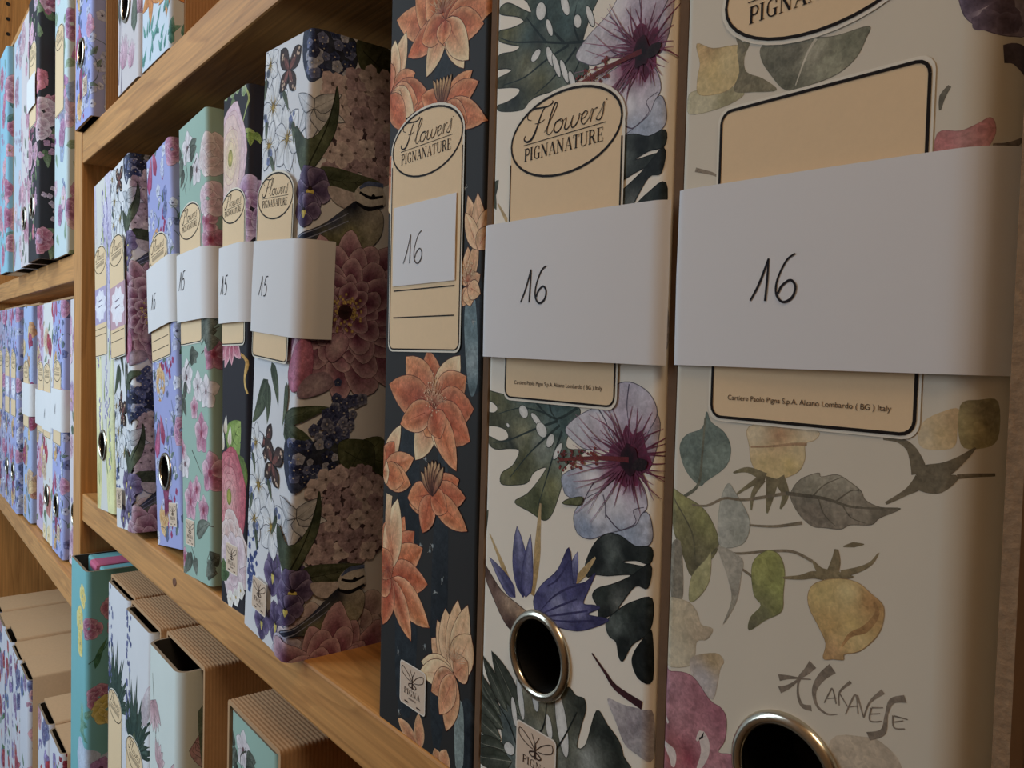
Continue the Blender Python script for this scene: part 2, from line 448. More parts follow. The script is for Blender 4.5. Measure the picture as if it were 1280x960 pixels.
    GL = {  # serif capitals: strokes as (points, width); unit = cap height
        'P': (.62, [([(.14, 0), (.14, 1)], .15), ([(0, 0), (.3, 0)], .045), ([(0, 1), (.3, 1)], .045), ([(.2, .98), (.45, .97), (.57, .74), (.45, .5), (.2, .48)], .09)]),
        'I': (.34, [([(.16, 0), (.16, 1)], .15), ([(0, 0), (.32, 0)], .045), ([(0, 1), (.32, 1)], .045)]),
        'G': (.80, [([(.66, .72), (.62, .93), (.42, 1.0), (.2, .88), (.1, .5), (.2, .12), (.42, 0), (.6, .08)], .08), ([(.13, .3), (.13, .7)], .12), ([(.62, 0), (.62, .42)], .14), ([(.46, .42), (.74, .42)], .045)]),
        'N': (.84, [([(.12, 0), (.12, 1)], .05), ([(.14, .98), (.66, .02)], .15), ([(.68, 0), (.68, 1)], .05), ([(0, 0), (.24, 0)], .045), ([(0, 1), (.2, 1)], .045), ([(.56, 1), (.8, 1)], .045)]),
        'A': (.80, [([(.08, 0), (.38, 1)], .05), ([(.38, 1), (.68, 0)], .15), ([(.18, .34), (.56, .34)], .045), ([(0, 0), (.22, 0)], .045), ([(.54, 0), (.8, 0)], .045)]),
        'T': (.68, [([(.32, 0), (.32, 1)], .15), ([(0, .99), (.64, .99)], .05), ([(.02, 1), (.02, .76)], .045), ([(.62, 1), (.62, .76)], .045), ([(.18, 0), (.46, 0)], .045)]),
        'U': (.80, [([(.14, 1), (.14, .25)], .15), ([(.12, .3), (.2, .06), (.4, 0), (.6, .08), (.66, .3)], .07), ([(.66, .3), (.66, 1)], .05), ([(0, 1), (.28, 1)], .045), ([(.54, 1), (.78, 1)], .045)]),
        'R': (.76, [([(.14, 0), (.14, 1)], .15), ([(0, 0), (.3, 0)], .045), ([(0, 1), (.3, 1)], .045), ([(.2, .98), (.43, .97), (.54, .76), (.43, .54), (.2, .52)], .09), ([(.36, .52), (.62, .03), (.74, .02)], .13)]),
        'E': (.66, [([(.14, 0), (.14, 1)], .15), ([(0, 0), (.6, 0), (.6, .24)], .05), ([(0, 1), (.57, 1), (.57, .78)], .05), ([(.2, .52), (.42, .52)], .045), ([(.42, .4), (.42, .64)], .045)]),
    }
    def caps(self, text, x, y, h, col, track=0.06, fit=None):
        tot = sum(self.GL[c][0] + track for c in text) * h
        sx = fit / tot if fit else 1.0
        for c in text:
            w, st = self.GL[c]
            for pts, wd in st:
                self.stroke([(x + px * h * sx, y + py * h) for px, py in pts], wd * h * (sx if len(pts) == 2 and pts[0][0] == pts[1][0] else 1), wd * h, col, smooth=len(pts) > 3)
            x += (w + track) * h * sx
    def hand(self, text, x, y, h, col, w):
        """numbers written by hand with a thin pen"""
        D = {'1': (.50, [[(-.12, .02), (.12, .42), (.36, 1.0)], [(.36, 1.0), (.34, .5), (.3, .0)]]),
             '6': (.74, [[(.56, 1.06), (.34, .92), (.12, .5), (.1, .16), (.28, -.04), (.52, .06), (.6, .3), (.46, .46), (.24, .34), (.14, .16)]]),
             '5': (.70, [[(.62, 1.0), (.3, .96)], [(.32, .96), (.16, .56), (.36, .6), (.46, .34), (.3, .04), (.06, .0)]])}
        for c in text:
            adv, st = D[c]
            for s in st:
                self.stroke([(x + px * h, y + py * h) for px, py in s], w * .8, w, col, wm=w * 1.15)
            x += adv * h

def clip_half(T, axis, val, keep_low):
    """triangles cut by the line coordinate[axis] = val; the wanted half is kept, and the other half is returned too"""
    if len(T) == 0: return T, T
    s = (val - T[:, :, axis]) * (1 if keep_low else -1)
    return split_by(T, s)

def split_by(T, s):
    """(inside, outside) for signed values s (inside >= 0) at the corners"""
    inn = s >= 0; k = inn.sum(1)
    full, none = T[k == 3], T[k == 0]
    I = [full]; O = [none]
    for cnt in (1, 2):
        m = k == cnt
        if not m.any(): continue
        t = T[m]; ss = s[m]; ii = inn[m]
        lone = np.argmax(ii if cnt == 1 else ~ii, axis=1)
        r = np.arange(len(t))
        a, b, c = t[r, lone], t[r, (lone + 1) % 3], t[r, (lone + 2) % 3]
        sa, sb, sc = ss[r, lone], ss[r, (lone + 1) % 3], ss[r, (lone + 2) % 3]
        ab = a + (b - a) * (sa / (sa - sb))[:, None]
        ac = a + (c - a) * (sa / (sa - sc))[:, None]
        one = np.stack([a, ab, ac], 1)
        two = np.concatenate([np.stack([ab, b, c], 1), np.stack([ab, c, ac], 1)])
        if cnt == 1: I.append(one); O.append(two)
        else: I.append(two); O.append(one)
    return np.concatenate(I), np.concatenate(O)

def subtract_circle(T, cx, cy, r, k=28):
    """cut a round hole out of the triangles"""
    if len(T) == 0: return T
    lo, hi = T[:, :, :2].min(1), T[:, :, :2].max(1)
    near = (lo[:, 0] < cx + r) & (hi[:, 0] > cx - r) & (lo[:, 1] < cy + r) & (hi[:, 1] > cy - r)
    out = [T[~near]]; rest = T[near]
    for i in range(k):
        if len(rest) == 0: break
        a = 2 * math.pi * i / k
        s = r - ((rest[:, :, 0] - cx) * math.cos(a) + (rest[:, :, 1] - cy) * math.sin(a))
        rest, o = split_by(rest, s)
        out.append(o)
    return np.concatenate(out)

class Sheet:
    """a printed sheet bent round a file: u runs across the spine from its left edge and on round the right-hand corner"""
    def __init__(self, w, r=4.0, depth=285.0, rl=None):
        self.w, self.r, self.depth = w, r, depth
        rl = rl or r; ll = math.pi * rl / 2
        K = 12; P = []; Nn = []; U = []
        al = math.pi * r / 2
        u = rl - ll - (depth - rl)
        P.append((0, depth)); Nn.append((-1, 0)); U.append(u)
        for i in range(K + 1):
            a = math.pi / 2 * i / K
            P.append((rl - rl * math.cos(a), rl - rl * math.sin(a))); Nn.append((-math.cos(a), -math.sin(a))); U.append(rl - ll + ll * i / K)
        for i in range(K + 1):
            a = math.pi / 2 * i / K
            P.append((w - r + r * math.sin(a), r - r * math.cos(a))); Nn.append((math.sin(a), -math.cos(a))); U.append(w - r + al * i / K)
        P.append((w, depth)); Nn.append((1, 0)); U.append(w - r + al + depth - r)
        self.P, self.N, self.U = np.array(P, float), np.array(Nn, float), np.array(U, float)
    def normal(self, u):
        n = np.stack([np.interp(u, self.U, self.N[:, 0]), np.interp(u, self.U, self.N[:, 1]), np.zeros_like(u)], -1)
        return n / np.linalg.norm(n, axis=-1)[..., None]
    def map(self, u, v, off):
        x = np.interp(u, self.U, self.P[:, 0]); y = np.interp(u, self.U, self.P[:, 1])
        nx = np.interp(u, self.U, self.N[:, 0]); ny = np.interp(u, self.U, self.N[:, 1])
        return np.stack([x + nx * off, y + ny * off, v], -1) * MM
    def cut(self, T, u0, u1, v0, v1, hole=None):
        for ax, val, low in ((0, u0, False), (0, u1, True), (1, v0, False), (1, v1, True)):
            T, _ = clip_half(T, ax, val, low)
        if hole is not None: T = subtract_circle(T, *hole)
        if len(T) == 0: return T
        lo, hi = T[:, :, 0].min(1), T[:, :, 0].max(1)
        crosses = np.searchsorted(self.U, hi - 1e-6) > np.searchsorted(self.U, lo + 1e-6)
        keep, T = T[~crosses], T[crosses]
        for val in self.U:
            if len(T) == 0: break
            a, b = clip_half(T, 0, val, True)
            T = np.concatenate([a, b])
        return np.concatenate([keep, T])

def print_obj(name, T, sheet, base_off, eps, mat, parent, smooth=True):
    if len(T) == 0: return None
    e1 = T[:, 1, :2] - T[:, 0, :2]; e2 = T[:, 2, :2] - T[:, 0, :2]; ar = e1[:, 0] * e2[:, 1] - e1[:, 1] * e2[:, 0]
    T = T[np.abs(ar) > 1e-7]; ar = ar[np.abs(ar) > 1e-7]
    T = np.where((ar < 0)[:, None, None], T[:, ::-1], T)
    P = sheet.map(T[:, :, 0], T[:, :, 1], base_off + T[:, :, 5] * eps)
    n = len(T)
    me = bpy.data.meshes.new(name)
    me.vertices.add(3 * n); me.vertices.foreach_set('co', P.reshape(-1).astype(np.float32))
    me.loops.add(3 * n); me.loops.foreach_set('vertex_index', np.arange(3 * n, dtype=np.int32))
    me.polygons.add(n); me.polygons.foreach_set('loop_start', np.arange(0, 3 * n, 3, dtype=np.int32))
    me.update(calc_edges=True)
    at = me.color_attributes.new('ink', 'FLOAT_COLOR', 'POINT')
    c = np.ones((3 * n, 4), np.float32); c[:, :3] = lin(T[:, :, 2:5].reshape(-1, 3))
    at.data.foreach_set('color', c.reshape(-1))
    me.materials.append(mat)
    if smooth:
        me.normals_split_custom_set(sheet.normal(T[:, :, 0]).reshape(-1, 3))
    return link(bpy.data.objects.new(name, me), parent)
# ------------------------------------------------------------------ builders of files, slipcases, shelves
FH = 320.0      # height of a file, mm
_base_mats = {}
def base_mat(rgb):
    if rgb not in _base_mats:
        _base_mats[rgb] = mat_plain('cover_paper', rgb, 0.6, noise=0.04, nscale=40, spec=0.12)
    return _base_mats[rgb]

def cover_mesh(sh, h, hole, rgb, parent, th=2.4):
    g = []
    u0, u1 = sh.U[0], sh.U[-1]
    vs = np.linspace(0, h, 5)
    for i in range(4):
        a, b = vs[i], vs[i + 1]
        for t in (((u0, a), (u1, a), (u1, b)), ((u0, a), (u1, b), (u0, b))):
            g.append([[p[0], p[1], 0, 0, 0, 0] for p in t])
    T = sh.cut(np.array(g, float), u0, u1, 0, h, hole)
    e1 = T[:, 1, :2] - T[:, 0, :2]; e2 = T[:, 2, :2] - T[:, 0, :2]; ar = e1[:, 0] * e2[:, 1] - e1[:, 1] * e2[:, 0]
    T = T[np.abs(ar) > 1e-7]; ar = ar[np.abs(ar) > 1e-7]; T = np.where((ar < 0)[:, None, None], T[:, ::-1], T)
    Po = sh.map(T[:, :, 0], T[:, :, 1], 0.0).reshape(-1, 3)
    Pi = sh.map(T[:, :, 0], T[:, :, 1], -th).reshape(-1, 3)
    V = [Po, Pi]; n = len(Po)
    F = [(i, i + 1, i + 2) for i in range(0, n, 3)] + [(n + i + 2, n + i + 1, n + i) for i in range(0, n, 3)]
    mi = [0] * (n // 3) + [1] * (n // 3)
    U = sh.U; k = 2 * n
    for v in (0, h):            # top and bottom edges of the board
        a = sh.map(U, np.full(len(U), float(v)), 0.0); b = sh.map(U, np.full(len(U), float(v)), -th)
        V += [a, b]
        for i in range(len(U) - 1):
            F.append((k + i, k + i + 1, k + len(U) + i + 1, k + len(U) + i)); mi.append(2)
        k += 2 * len(U)
    for u in (u0, u1):          # back edges
        q = np.array([u, u]); v = np.array([0.0, h])
        V += [sh.map(q, v, 0.0), sh.map(q, v, -th)]
        F.append((k, k + 1, k + 3, k + 2)); mi.append(2); k += 4
    me = bpy.data.meshes.new('cover')
    me.from_pydata([tuple(p) for p in np.concatenate(V)], [], F); me.update()
    for m in (base_mat(rgb), M['inside'], M['board_edge']): me.materials.append(m)
    me.polygons.foreach_set('material_index', mi)
    nl = np.zeros((len(me.loops), 3)); nl[:n] = sh.normal(T[:, :, 0]).reshape(-1, 3)   # zero keeps the face's own normal
    me.normals_split_custom_set(nl)
    return link(bpy.data.objects.new('cover', me), parent)

_ring_me = {}
def finger_ring(root, u, v, r=13.6):
    if r not in _ring_me:
        V = []; F = []; K, S = 40, 8
        prof = [(-1.6, 0.0), (-1.5, 1.1), (-.7, 1.9), (.4, 1.9), (1.4, 1.3), (1.8, .3), (1.8, 0.0), (0, -2.0)]
        for i in range(K):
            a = 2 * math.pi * i / K
            for d, z in prof:
                V.append(((r + d) * math.cos(a) * MM, -z * MM, (r + d) * math.sin(a) * MM))
        for i in range(K):
            for j in range(S):
                F.append((i * S + j, i * S + (j + 1) % S, ((i + 1) % K) * S + (j + 1) % S, ((i + 1) % K) * S + j))
        a = bpy.data.meshes.new('finger_ring'); a.from_pydata(V, [], F); a.update()
        a.polygons.foreach_set('use_smooth', [True] * len(F)); a.materials.append(M['metal'])
        V = []; F = []
        for i in range(K):
            t = 2 * math.pi * i / K
            for z in (0.2, 22.0):
                V.append(((r - 1.2) * math.cos(t) * MM, z * MM, (r - 1.2) * math.sin(t) * MM))
        for i in range(K):
            j = (i + 1) % K; F.append((2 * i, 2 * j, 2 * j + 1, 2 * i + 1))
        F.append(tuple(2 * i + 1 for i in range(K)))
        b = bpy.data.meshes.new('ring_tube'); b.from_pydata(V, [], F); b.update(); b.materials.append(M['hole'])
        _ring_me[r] = (a, b)
    a, b = _ring_me[r]
    o = link(bpy.data.objects.new('finger_ring', a), root); o.location = (u * MM, 0, v * MM)
    t = link(bpy.data.objects.new('ring_tube', b), o)
    o['label'] = 'nickel finger ring'
    return o

CREAM = (242, 208, 160); INK = (34, 26, 22)
def rrect(u0, v0, u1, v1, r, k=4):
    P = []
    for cx, cy, a0 in ((u1 - r, v1 - r, 0), (u0 + r, v1 - r, 90), (u0 + r, v0 + r, 180), (u1 - r, v0 + r, 270)):
        for i in range(k + 1):
            a = R(a0 + 90 * i / k); P.append((cx + r * math.cos(a), cy + r * math.sin(a)))
    return P

def label_art(u, w, v0, vo, style, a, t, detail, halo=(236, 228, 208)):
    """cream spine label: oval with the printed name over a ruled panel. u left edge, w width, v0 bottom, vo oval centre"""
    c = u + w / 2; rx, ry = w / 2, w * .255
    top = vo if style != 'split' else vo - ry - 13.0
    n = 36
    def ell(k): return [(c + (rx + k) * math.cos(2 * math.pi * i / n), vo + (ry + k) * math.sin(2 * math.pi * i / n)) for i in range(n)]
    R0 = rrect(u, v0, u + w, top, 3.0)
    a.poly(rrect(u - 1.1, v0 - 1.1, u + w + 1.1, top + 1.1, 3.6), halo)
    a.poly(ell(1.2), halo)
    a.poly(R0, CREAM); a.poly(ell(0), CREAM)
    if style == 'split':
        t.stroke(R0 + R0[:1], .75, .75, INK, smooth=False)
    else:
        q = [p for p in R0 if p[1] < v0 + 20]
        e = vo - ry * .45
        t.stroke([(u, e)] + q + [(u + w, e)], .6, .6, INK, smooth=False)
    E = ell(-.2); t.stroke(E + E[:1], .8, .8, INK, smooth=False)
    if detail:
        s = w * .072
        t.script_flowers(c - 5.1 * s, vo + .012 * w, s, INK, s * .66)
        t.stroke([(c - .37 * w, vo - .012 * w), (c + .37 * w, vo - .012 * w)], .25, .25, INK, smooth=False)
        t.caps('PIGNANATURE', c - .36 * w, vo - .115 * w, .078 * w, INK, fit=.72 * w)
    else:
        t.script_flowers(c - .37 * w, vo + .012 * w, w * .072, mix(INK, CREAM, .15), w * .047)
        t.stroke([(c - .35 * w, vo - .03 * w), (c + .35 * w, vo - .03 * w)], .5, .5, mix(INK, CREAM, .4), smooth=False)
        t.stroke([(c - .32 * w, vo - .09 * w), (c + .32 * w, vo - .08 * w)], 3.0, 3.0, mix(INK, CREAM, .72), smooth=False)

_foot = None
def footer(t, u, v, wid, col):
    """the small line of print at the foot of the label"""
    global _foot
    if _foot is None:
        cu = bpy.data.curves.new('footer', 'FONT'); cu.body = 'Cartiere Paolo Pigna S.p.A. Alzano Lombardo ( BG ) Italy'; cu.size = 1.0
        ob = bpy.data.objects.new('footer', cu); COL.objects.link(ob)
        dg = bpy.context.evaluated_depsgraph_get(); me = ob.evaluated_get(dg).to_mesh(); me.calc_loop_triangles()
        V = np.array([v.co[:2] for v in me.vertices]); F = [tuple(x.vertices) for x in me.loop_triangles]
        _foot = (V, F); bpy.data.objects.remove(ob); bpy.data.curves.remove(cu)
    V, F = _foot
    V = V - V.min(0); V = V * wid / V[:, 0].max()
    t.add(V + np.array((u, v)), F, [col] * len(V))

def maker_tag(sheet, root, u, v, off, rgb=(224, 196, 168), W=19.2, H=17.3):
    """small printed maker's mark: a beige card with a drawn emblem and the maker's name"""
    a = Art(); t = Art()
    a.poly(rrect(u - .5, v - .5, u + W + .5, v + H + .5, 1.6), (240, 228, 210)); a.poly(rrect(u, v, u + W, v + H, 1.3), rgb)
    c = u + W / 2; k = (70, 50, 40)
    for sg in (-1, 1):
        t.stroke([(c, v + 10.6), (c + sg * 3.4, v + 13.6), (c + sg * 8, v + 15.6), (c + sg * 8.3, v + 13.2), (c + sg * 4.6, v + 11.4), (c + sg * 1.2, v + 10.8)], .3, .3, k)
        t.stroke([(c, v + 10.4), (c + sg * 3, v + 9.2), (c + sg * 1.4, v + 8.2), (c, v + 9)], .5, .4, k)
        t.stroke([(c + sg * .4, v + 13.4), (c + sg * 2, v + 15.8)], .3, .2, k)
    t.stroke([(c, v + 7.8), (c, v + 13.4)], 1.0, .6, k, smooth=False)
    t.caps('PIGNA', c - 6.4, v + 4.6, 2.5, k, fit=12.8)
    t.stroke([(c - 2.8, v + 3.2), (c + 2.8, v + 3.2)], .7, .7, mix(k, rgb, .5), smooth=False)
    for q in (-6, 3.4): t.stroke([(c + q, v + 1.3), (c + q + 3, v + 1.3)], .6, .6, k, smooth=False)
    put(sheet, 'maker_tag', a, t, off, root, M['label'])

def put(sheet, name, a, t, off, root, mat, eps=.006, lim=None):
    u0, u1 = -6.0, sheet.w + sheet.depth - 10
    T = np.concatenate(a.tris); T = sheet.cut(T, u0, u1, 0.2, FH - .2)
    o = print_obj(name, T, sheet, off, eps, mat, root)
    if t is not None and t.tris:
        T = sheet.cut(np.concatenate(t.tris), u0, u1, 0.2, FH - .2)
        print_obj('lettering', T, sheet, off + .12, eps, mat, o)
    return o

def paper_band(sheet, root, u0, u1, v0, v1, off, text=None, at=(20, 14), size=12, slant=0.0, slant_b=0.0, pen=.55, lift=1.5, soft=None, name='paper_band', note='white paper band'):
    """strip of white paper round the spine with a number written on it; u0..u1 across, v0..v1 up"""
    if soft: sheet = Sheet(sheet.w, soft, sheet.depth, 3.0)
    us = sorted(set([u0, u1] + [u for u in sheet.U if u0 < u < u1] + list(np.linspace(u0, u1, 15))))
    us = np.array(us); V = []; F = []
    n = len(us)
    f = (us - u0) / (u1 - u0)
    top = v1 + slant * f; bot = v0 + slant_b * f
    bul = off + lift * np.sin(math.pi * np.clip(f, 0, 1)) * .5
    for k, (vv, oo) in enumerate(((bot, bul), ((bot + top) / 2, bul + .2), (top, bul))):
        V.append(sheet.map(us, vv, oo))
    for k, (vv, oo) in enumerate(((bot, bul), ((bot + top) / 2, bul + .2), (top, bul))):
        V.append(sheet.map(us, vv, oo - .18))
    for r in range(2):
        for i in range(n - 1):
            a = r * n + i; F.append((a, a + 1, a + n + 1, a + n)); b = a + 3 * n; F.append((b, b + n, b + n + 1, b + 1))
    nv = 6 * n                      # the paper's cut edges, with corners of their own
    rim = list(range(n)) + [2 * n - 1] + list(range(3 * n - 1, 2 * n - 1, -1)) + [n]
    A = np.concatenate(V); V.append(A[rim]); V.append(A[[r + 3 * n for r in rim]]); m = len(rim)
    for i in range(m):
        j = (i + 1) % m; F.append((nv + i, nv + m + i, nv + m + j, nv + j))
    o = mesh_obj(name, np.concatenate(V), F, M['paper'], root)
    o.data.polygons.foreach_set('use_smooth', [i < 4 * (n - 1) for i in range(len(F))])
    o['label'] = note
    if text:
        t = Art(); t.hand(text, u0 + at[0], v0 + at[1], size, (38, 34, 40), pen)
        T = sheet.cut(np.concatenate(t.tris), u0, u1, 0, FH)
        # follow the paper's own bulge
        fu = (T[:, :, 0] - u0) / (u1 - u0)
        T[:, :, 5] = (lift * np.sin(math.pi * np.clip(fu, 0, 1)) * .5 + .32) / .01
        print_obj('handwritten_number', T, sheet, off, .01, M['label'], o)
    return o

def make_file(label, xl, y, lean, z0, w, design, rgb, hole=None, lab=None, band=None, tagat=None, near=True, r=4.0, group=None, rr=13.6, depth=285.0, extra=None, rl=None):
    root = empty('lever_arch_file', (xl, y, z0), (0, math.atan(lean), 0))
    if lean > 0: root.location.z = z0 + w * MM * math.sin(math.atan(lean))
    tag(root, label, 'file', group)
    sh = Sheet(w, r, depth, rl)
    h = (hole[0], hole[1], rr) if hole else None
    cov = cover_mesh(sh, FH, h, rgb, root)
    a = Art(); a.lod = 0 if near else 1; design(a)
    eps = .004 if near else .005
    top = 0.0
    if a.tris:
        top = max(t[0, 0, 5] for t in a.tris) * eps
        T = sh.cut(np.concatenate(a.tris), -6.0, w + depth - 12, 0.0, FH, h)
        print_obj('floral_print', T, sh, .02, eps, M['print'], cov, near)
    off = top + .12
    if lab:
        la, lt = Art(), Art()
        label_art(lab['u'], lab.get('w', 52.0), lab['v0'], lab['vo'], lab.get('style', 'join'), la, lt, lab.get('detail', near))
        for q in lab.get('lines', ()): lt.stroke([(lab['u'] + 3, q), (lab['u'] + lab.get('w', 52.0) - 3.5, q)], .5, .5, INK, smooth=False)
        if lab.get('foot'): footer(lt, lab['u'] + 5, lab['v0'] + 4.2, 42, (80, 60, 45))
        if lab.get('more'): lab['more'](la, lt)
        o = put(sh, 'spine_label', la, lt, off, root, M['label'], eps=.006)
        o['label'] = 'cream oval-topped label'
    if tagat: maker_tag(sh, root, *tagat, off + .05)
    if hole: finger_ring(root, hole[0], hole[1], rr)
    if band:
        band = dict(band); band['off'] = max(band['off'], off + .35); paper_band(sh, root, **band)
    if extra: extra(sh, root)
    return root

_case_me = {}
def slipcase(label, xl, y, z0, W, lean=0.0, H=328.0, D=288.0, ribs=True, group=None, mat=None):
    """corrugated brown card slipcase, open towards the room"""
    key = (round(W, 1), H, D, ribs)
    if key not in _case_me:
        th = 3.0; rc = 3.0
        def loop(k, seg=3):
            P = []
            for cx, cz, a0 in ((W - rc, H - rc, 0), (rc, H - rc, 90), (rc, rc, 180), (W - rc, rc, 270)):
                for i in range(seg + 1):
                    a = R(a0 + 90 * i / seg); P.append((cx + (rc + k) * math.cos(a), cz + (rc + k) * math.sin(a)))
            return P
        ys = []
        if ribs:
            per = 2.4; n = int(60 / per * 6)
            ys = [(i * per / 6, 0.13 * (math.cos(2 * math.pi * i / 6) - 1) if i > 2 else -.1) for i in range(n)] + [(60, 0), (D, 0)]
        else:
            ys = [(0, 0), (D, 0)]
        V = []; F = []; n = len(loop(0))
        for yy, k in ys: V += [(p[0] * MM, yy * MM, p[1] * MM) for p in loop(k)]
        for r in range(len(ys) - 1):
            for i in range(n):
                j = (i + 1) % n; F.append((r * n + i, r * n + j, (r + 1) * n + j, (r + 1) * n + i))
        F.append(tuple(range((len(ys) - 1) * n, len(ys) * n)))
        no = len(F)
        b = len(V)
        for yy in (0, D - th): V += [(p[0] * MM, yy * MM, p[1] * MM) for p in loop(-th + .01)]
        for i in range(n):
            j = (i + 1) % n; F.append((b + i, b + n + i, b + n + j, b + j))
        F.append(tuple(range(b + n, b + 2 * n)))
        ni = len(F)
        for i in range(n):
            j = (i + 1) % n; F.append((i, b + i, b + j, j))
        sm = [True] * (no - 1) + [False] * (len(F) - no + 1)
        me = bpy.data.meshes.new('slipcase'); me.from_pydata(V, [], F); me.update()
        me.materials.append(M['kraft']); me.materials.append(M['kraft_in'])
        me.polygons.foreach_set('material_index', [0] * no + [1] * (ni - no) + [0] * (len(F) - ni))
        me.polygons.foreach_set('use_smooth', sm)
        _case_me[key] = me
    me = _case_me[key]
    if mat is not None:
        me = me.copy(); me.materials[0] = mat
    o = link(bpy.data.objects.new('slipcase', me))
    o.location = (xl, y, z0); o.rotation_euler = (0, math.atan(lean), 0)
    return tag(o, label, 'slipcase', group or 'brown card slipcases')
# ------------------------------------------------------------------ the printed designs
def radial(a, c, n, l0, l1, col, col1, w=.7, a0=0.0, a1=6.283):
    for i in range(n):
        t = a0 + (a1 - a0) * (i + rng.uniform(-.3, .3)) / n; l = rng.uniform(l0, l1)
        b = rng.uniform(-.25, .25)
        a.stroke([c, (c[0] + .5 * l * math.cos(t + b), c[1] + .5 * l * math.sin(t + b)), (c[0] + l * math.cos(t), c[1] + l * math.sin(t))], w, .12, col, col1)

def tropical(a):
    OL, TE, DK, PALE = (112, 110, 66), (66, 92, 92), (44, 50, 46), (168, 176, 164)
    def monstera():
        a.field([(-2.1,150.7),(11.8,149.6),(23.5,149.5),(34.5,149.5),(45.9,148.5),(49.4,146.4),(46.2,141.4),(43.4,137),(44.5,134.4),(52.3,134.9),(47.1,131.6),(41.7,127.2),(42.1,123.8),(40.1,117.9),(37.2,112.2),(33.5,109.8),(26.3,111.4),(18.1,113.3),(24.9,117.3),(30.8,122.9),(33.9,127.2),(27.9,124.8),(24.7,120.9),(17.9,119.1),(10.4,118.5),(10.7,122.3),(16.6,125.7),(19.9,131),(15,131.3),(6.4,130.2),(1.2,132.6),(2.7,134.4),(8.8,133.3),(13.6,134.7),(12.5,137.3),(7.3,138.3),(-0.6,138.4),(-1.3,142.6),(5.3,142.9),(7.3,144.8),(3.8,146.7),(-1.7,147.3)],
                [((5.7,148.5), OL), ((3.4,141.4), (70, 70, 48)), ((23.5,149.5), (92, 112, 108)), ((36.8,145.4), TE), ((40.1,140.8), TE), ((20.6,137.6), (150, 146, 104)), ((16.1,133.5), DK), ((15.3,122.2), OL), ((23.3,128.4), (92, 92, 56)), ((32,133), PALE), ((30.6,114.3), (82, 88, 52)), ((36.8,120.9), (140, 138, 88)), ((40.6,130.5), (120, 132, 116))], outline=(58, 62, 46), ow=.3, jit=9)
        for s in ('',):
            for q in ([(47.9,147.6),(39,143.5),(31.5,145),(20.3,145.7),(7.2,142.5)], [(39,142.8),(27.4,139),(13.7,134),(5.1,132.4)], [(40.1,141.5),(31.9,135.8),(24.4,130),(15.4,121.5)], [(41.2,139.6),(37.4,131.5),(34.5,124.1),(30.6,114.3)], [(34.6,148.8),(35.8,145.4),(39,142.8)], [(27,148.7),(31.5,145.7),(35.9,143.3)]):
                a.stroke(q, 1.0, .25, (46, 60, 56))
        for q, rx, ry in (([(21.7,144.5)], 2.6, 2.0), ([(28.5,142.3)], 3.4, 1.2), ([(31.2,139.2)], 3.0, 2.2), ([(35.7,136.1)], 1.6, 2.6), ([(39.4,133.1)], 1.2, 3.4), ([(13.4,139.2)], 1.0, .7)):
            a.disc(q[0], rx, ry, (232, 230, 222), (214, 214, 206), rot=-.6, outline=(60, 68, 60), ow=.25)
    def monstera_top():
        a.field([(15.4,285),(18.2,280.8),(20.1,277),(15,279.8),(7.3,284.2),(2.1,283.6),(3.9,281.3),(13,277.7),(16.2,275.1),(9.8,275),(1.3,276.1),(2.6,272.8),(8.6,269.8),(14.4,267.5),(11.5,266.6),(4.5,267.7),(0.5,266.9),(0.9,263.5),(7.5,261.9),(10.4,260.4),(4.8,259.9),(0.2,259.7),(1.8,256.7),(9.9,254.9),(15,253.2),(13.7,251.3),(8,250.3),(2,250.2),(5.3,247.8),(16.4,245.9),(20.5,247.8),(25.3,248.6),(37.5,248.1),(42.7,248.6),(48.7,251.4),(45.1,257.8),(48.1,266),(51.7,270.9),(52.6,273.5)],
                [((8.4,274.7), OL), ((4.6,264.7), (66, 66, 48)), ((19.4,269), (62, 84, 82)), ((36.7,267.1), TE), ((42.3,270.8), (92, 116, 112)), ((27.9,276.1), (70, 92, 90)), ((28.6,260), (126, 140, 124)), ((18.4,260.3), (150, 146, 110)), ((25.2,252.9), (104, 100, 62)), ((12.1,250.2), DK), ((39.6,253.2), (110, 122, 108)), ((45,260.9), DK), ((24.6,265.9), DK)], outline=(50, 54, 42), ow=.35, jit=10)
        for q in ([(48.4,259.6),(36.9,262.3),(24.6,266.1),(11.3,269.8),(2.8,273.8)], [(39.3,261),(28.6,259.2),(17.3,256.4),(6.3,256.6)], [(42.8,259.2),(37.2,255.3),(30.2,251.6),(22.8,249.4)], [(46.2,258.3),(44.1,254.3),(40.9,249.8)], [(36.9,262.4),(29.4,270.1),(27.9,276.9)], [(43.9,260.8),(41.4,266.5),(42.3,272.4)], [(28.4,264.8),(21.8,271.6),(17.8,276.1)]): a.stroke(q, 1.0, .25, (30, 44, 42))
        for q, rx, ry in (([(25.2,275.8)], 2.4, 3.2), ([(37,274)], 1.6, 4), ([(43,267.2)], 1.6, 2.4), ([(29.7,269.2)], 1.2, 3.4), ([(48.6,267)], 1.2, 4), ([(23.2,262.1)], 2.6, 1.6), ([(30.4,259.9)], 1.4, 3.8), ([(33.6,256.1)], 1.2, 4.6), ([(37.5,253.3)], 1.2, 4.6), ([(41.2,249.7)], 1.2, 3.4)):
            a.disc(q[0], rx, ry, (234, 232, 226), (216, 216, 208), rot=.45, outline=(44, 56, 52), ow=.3)
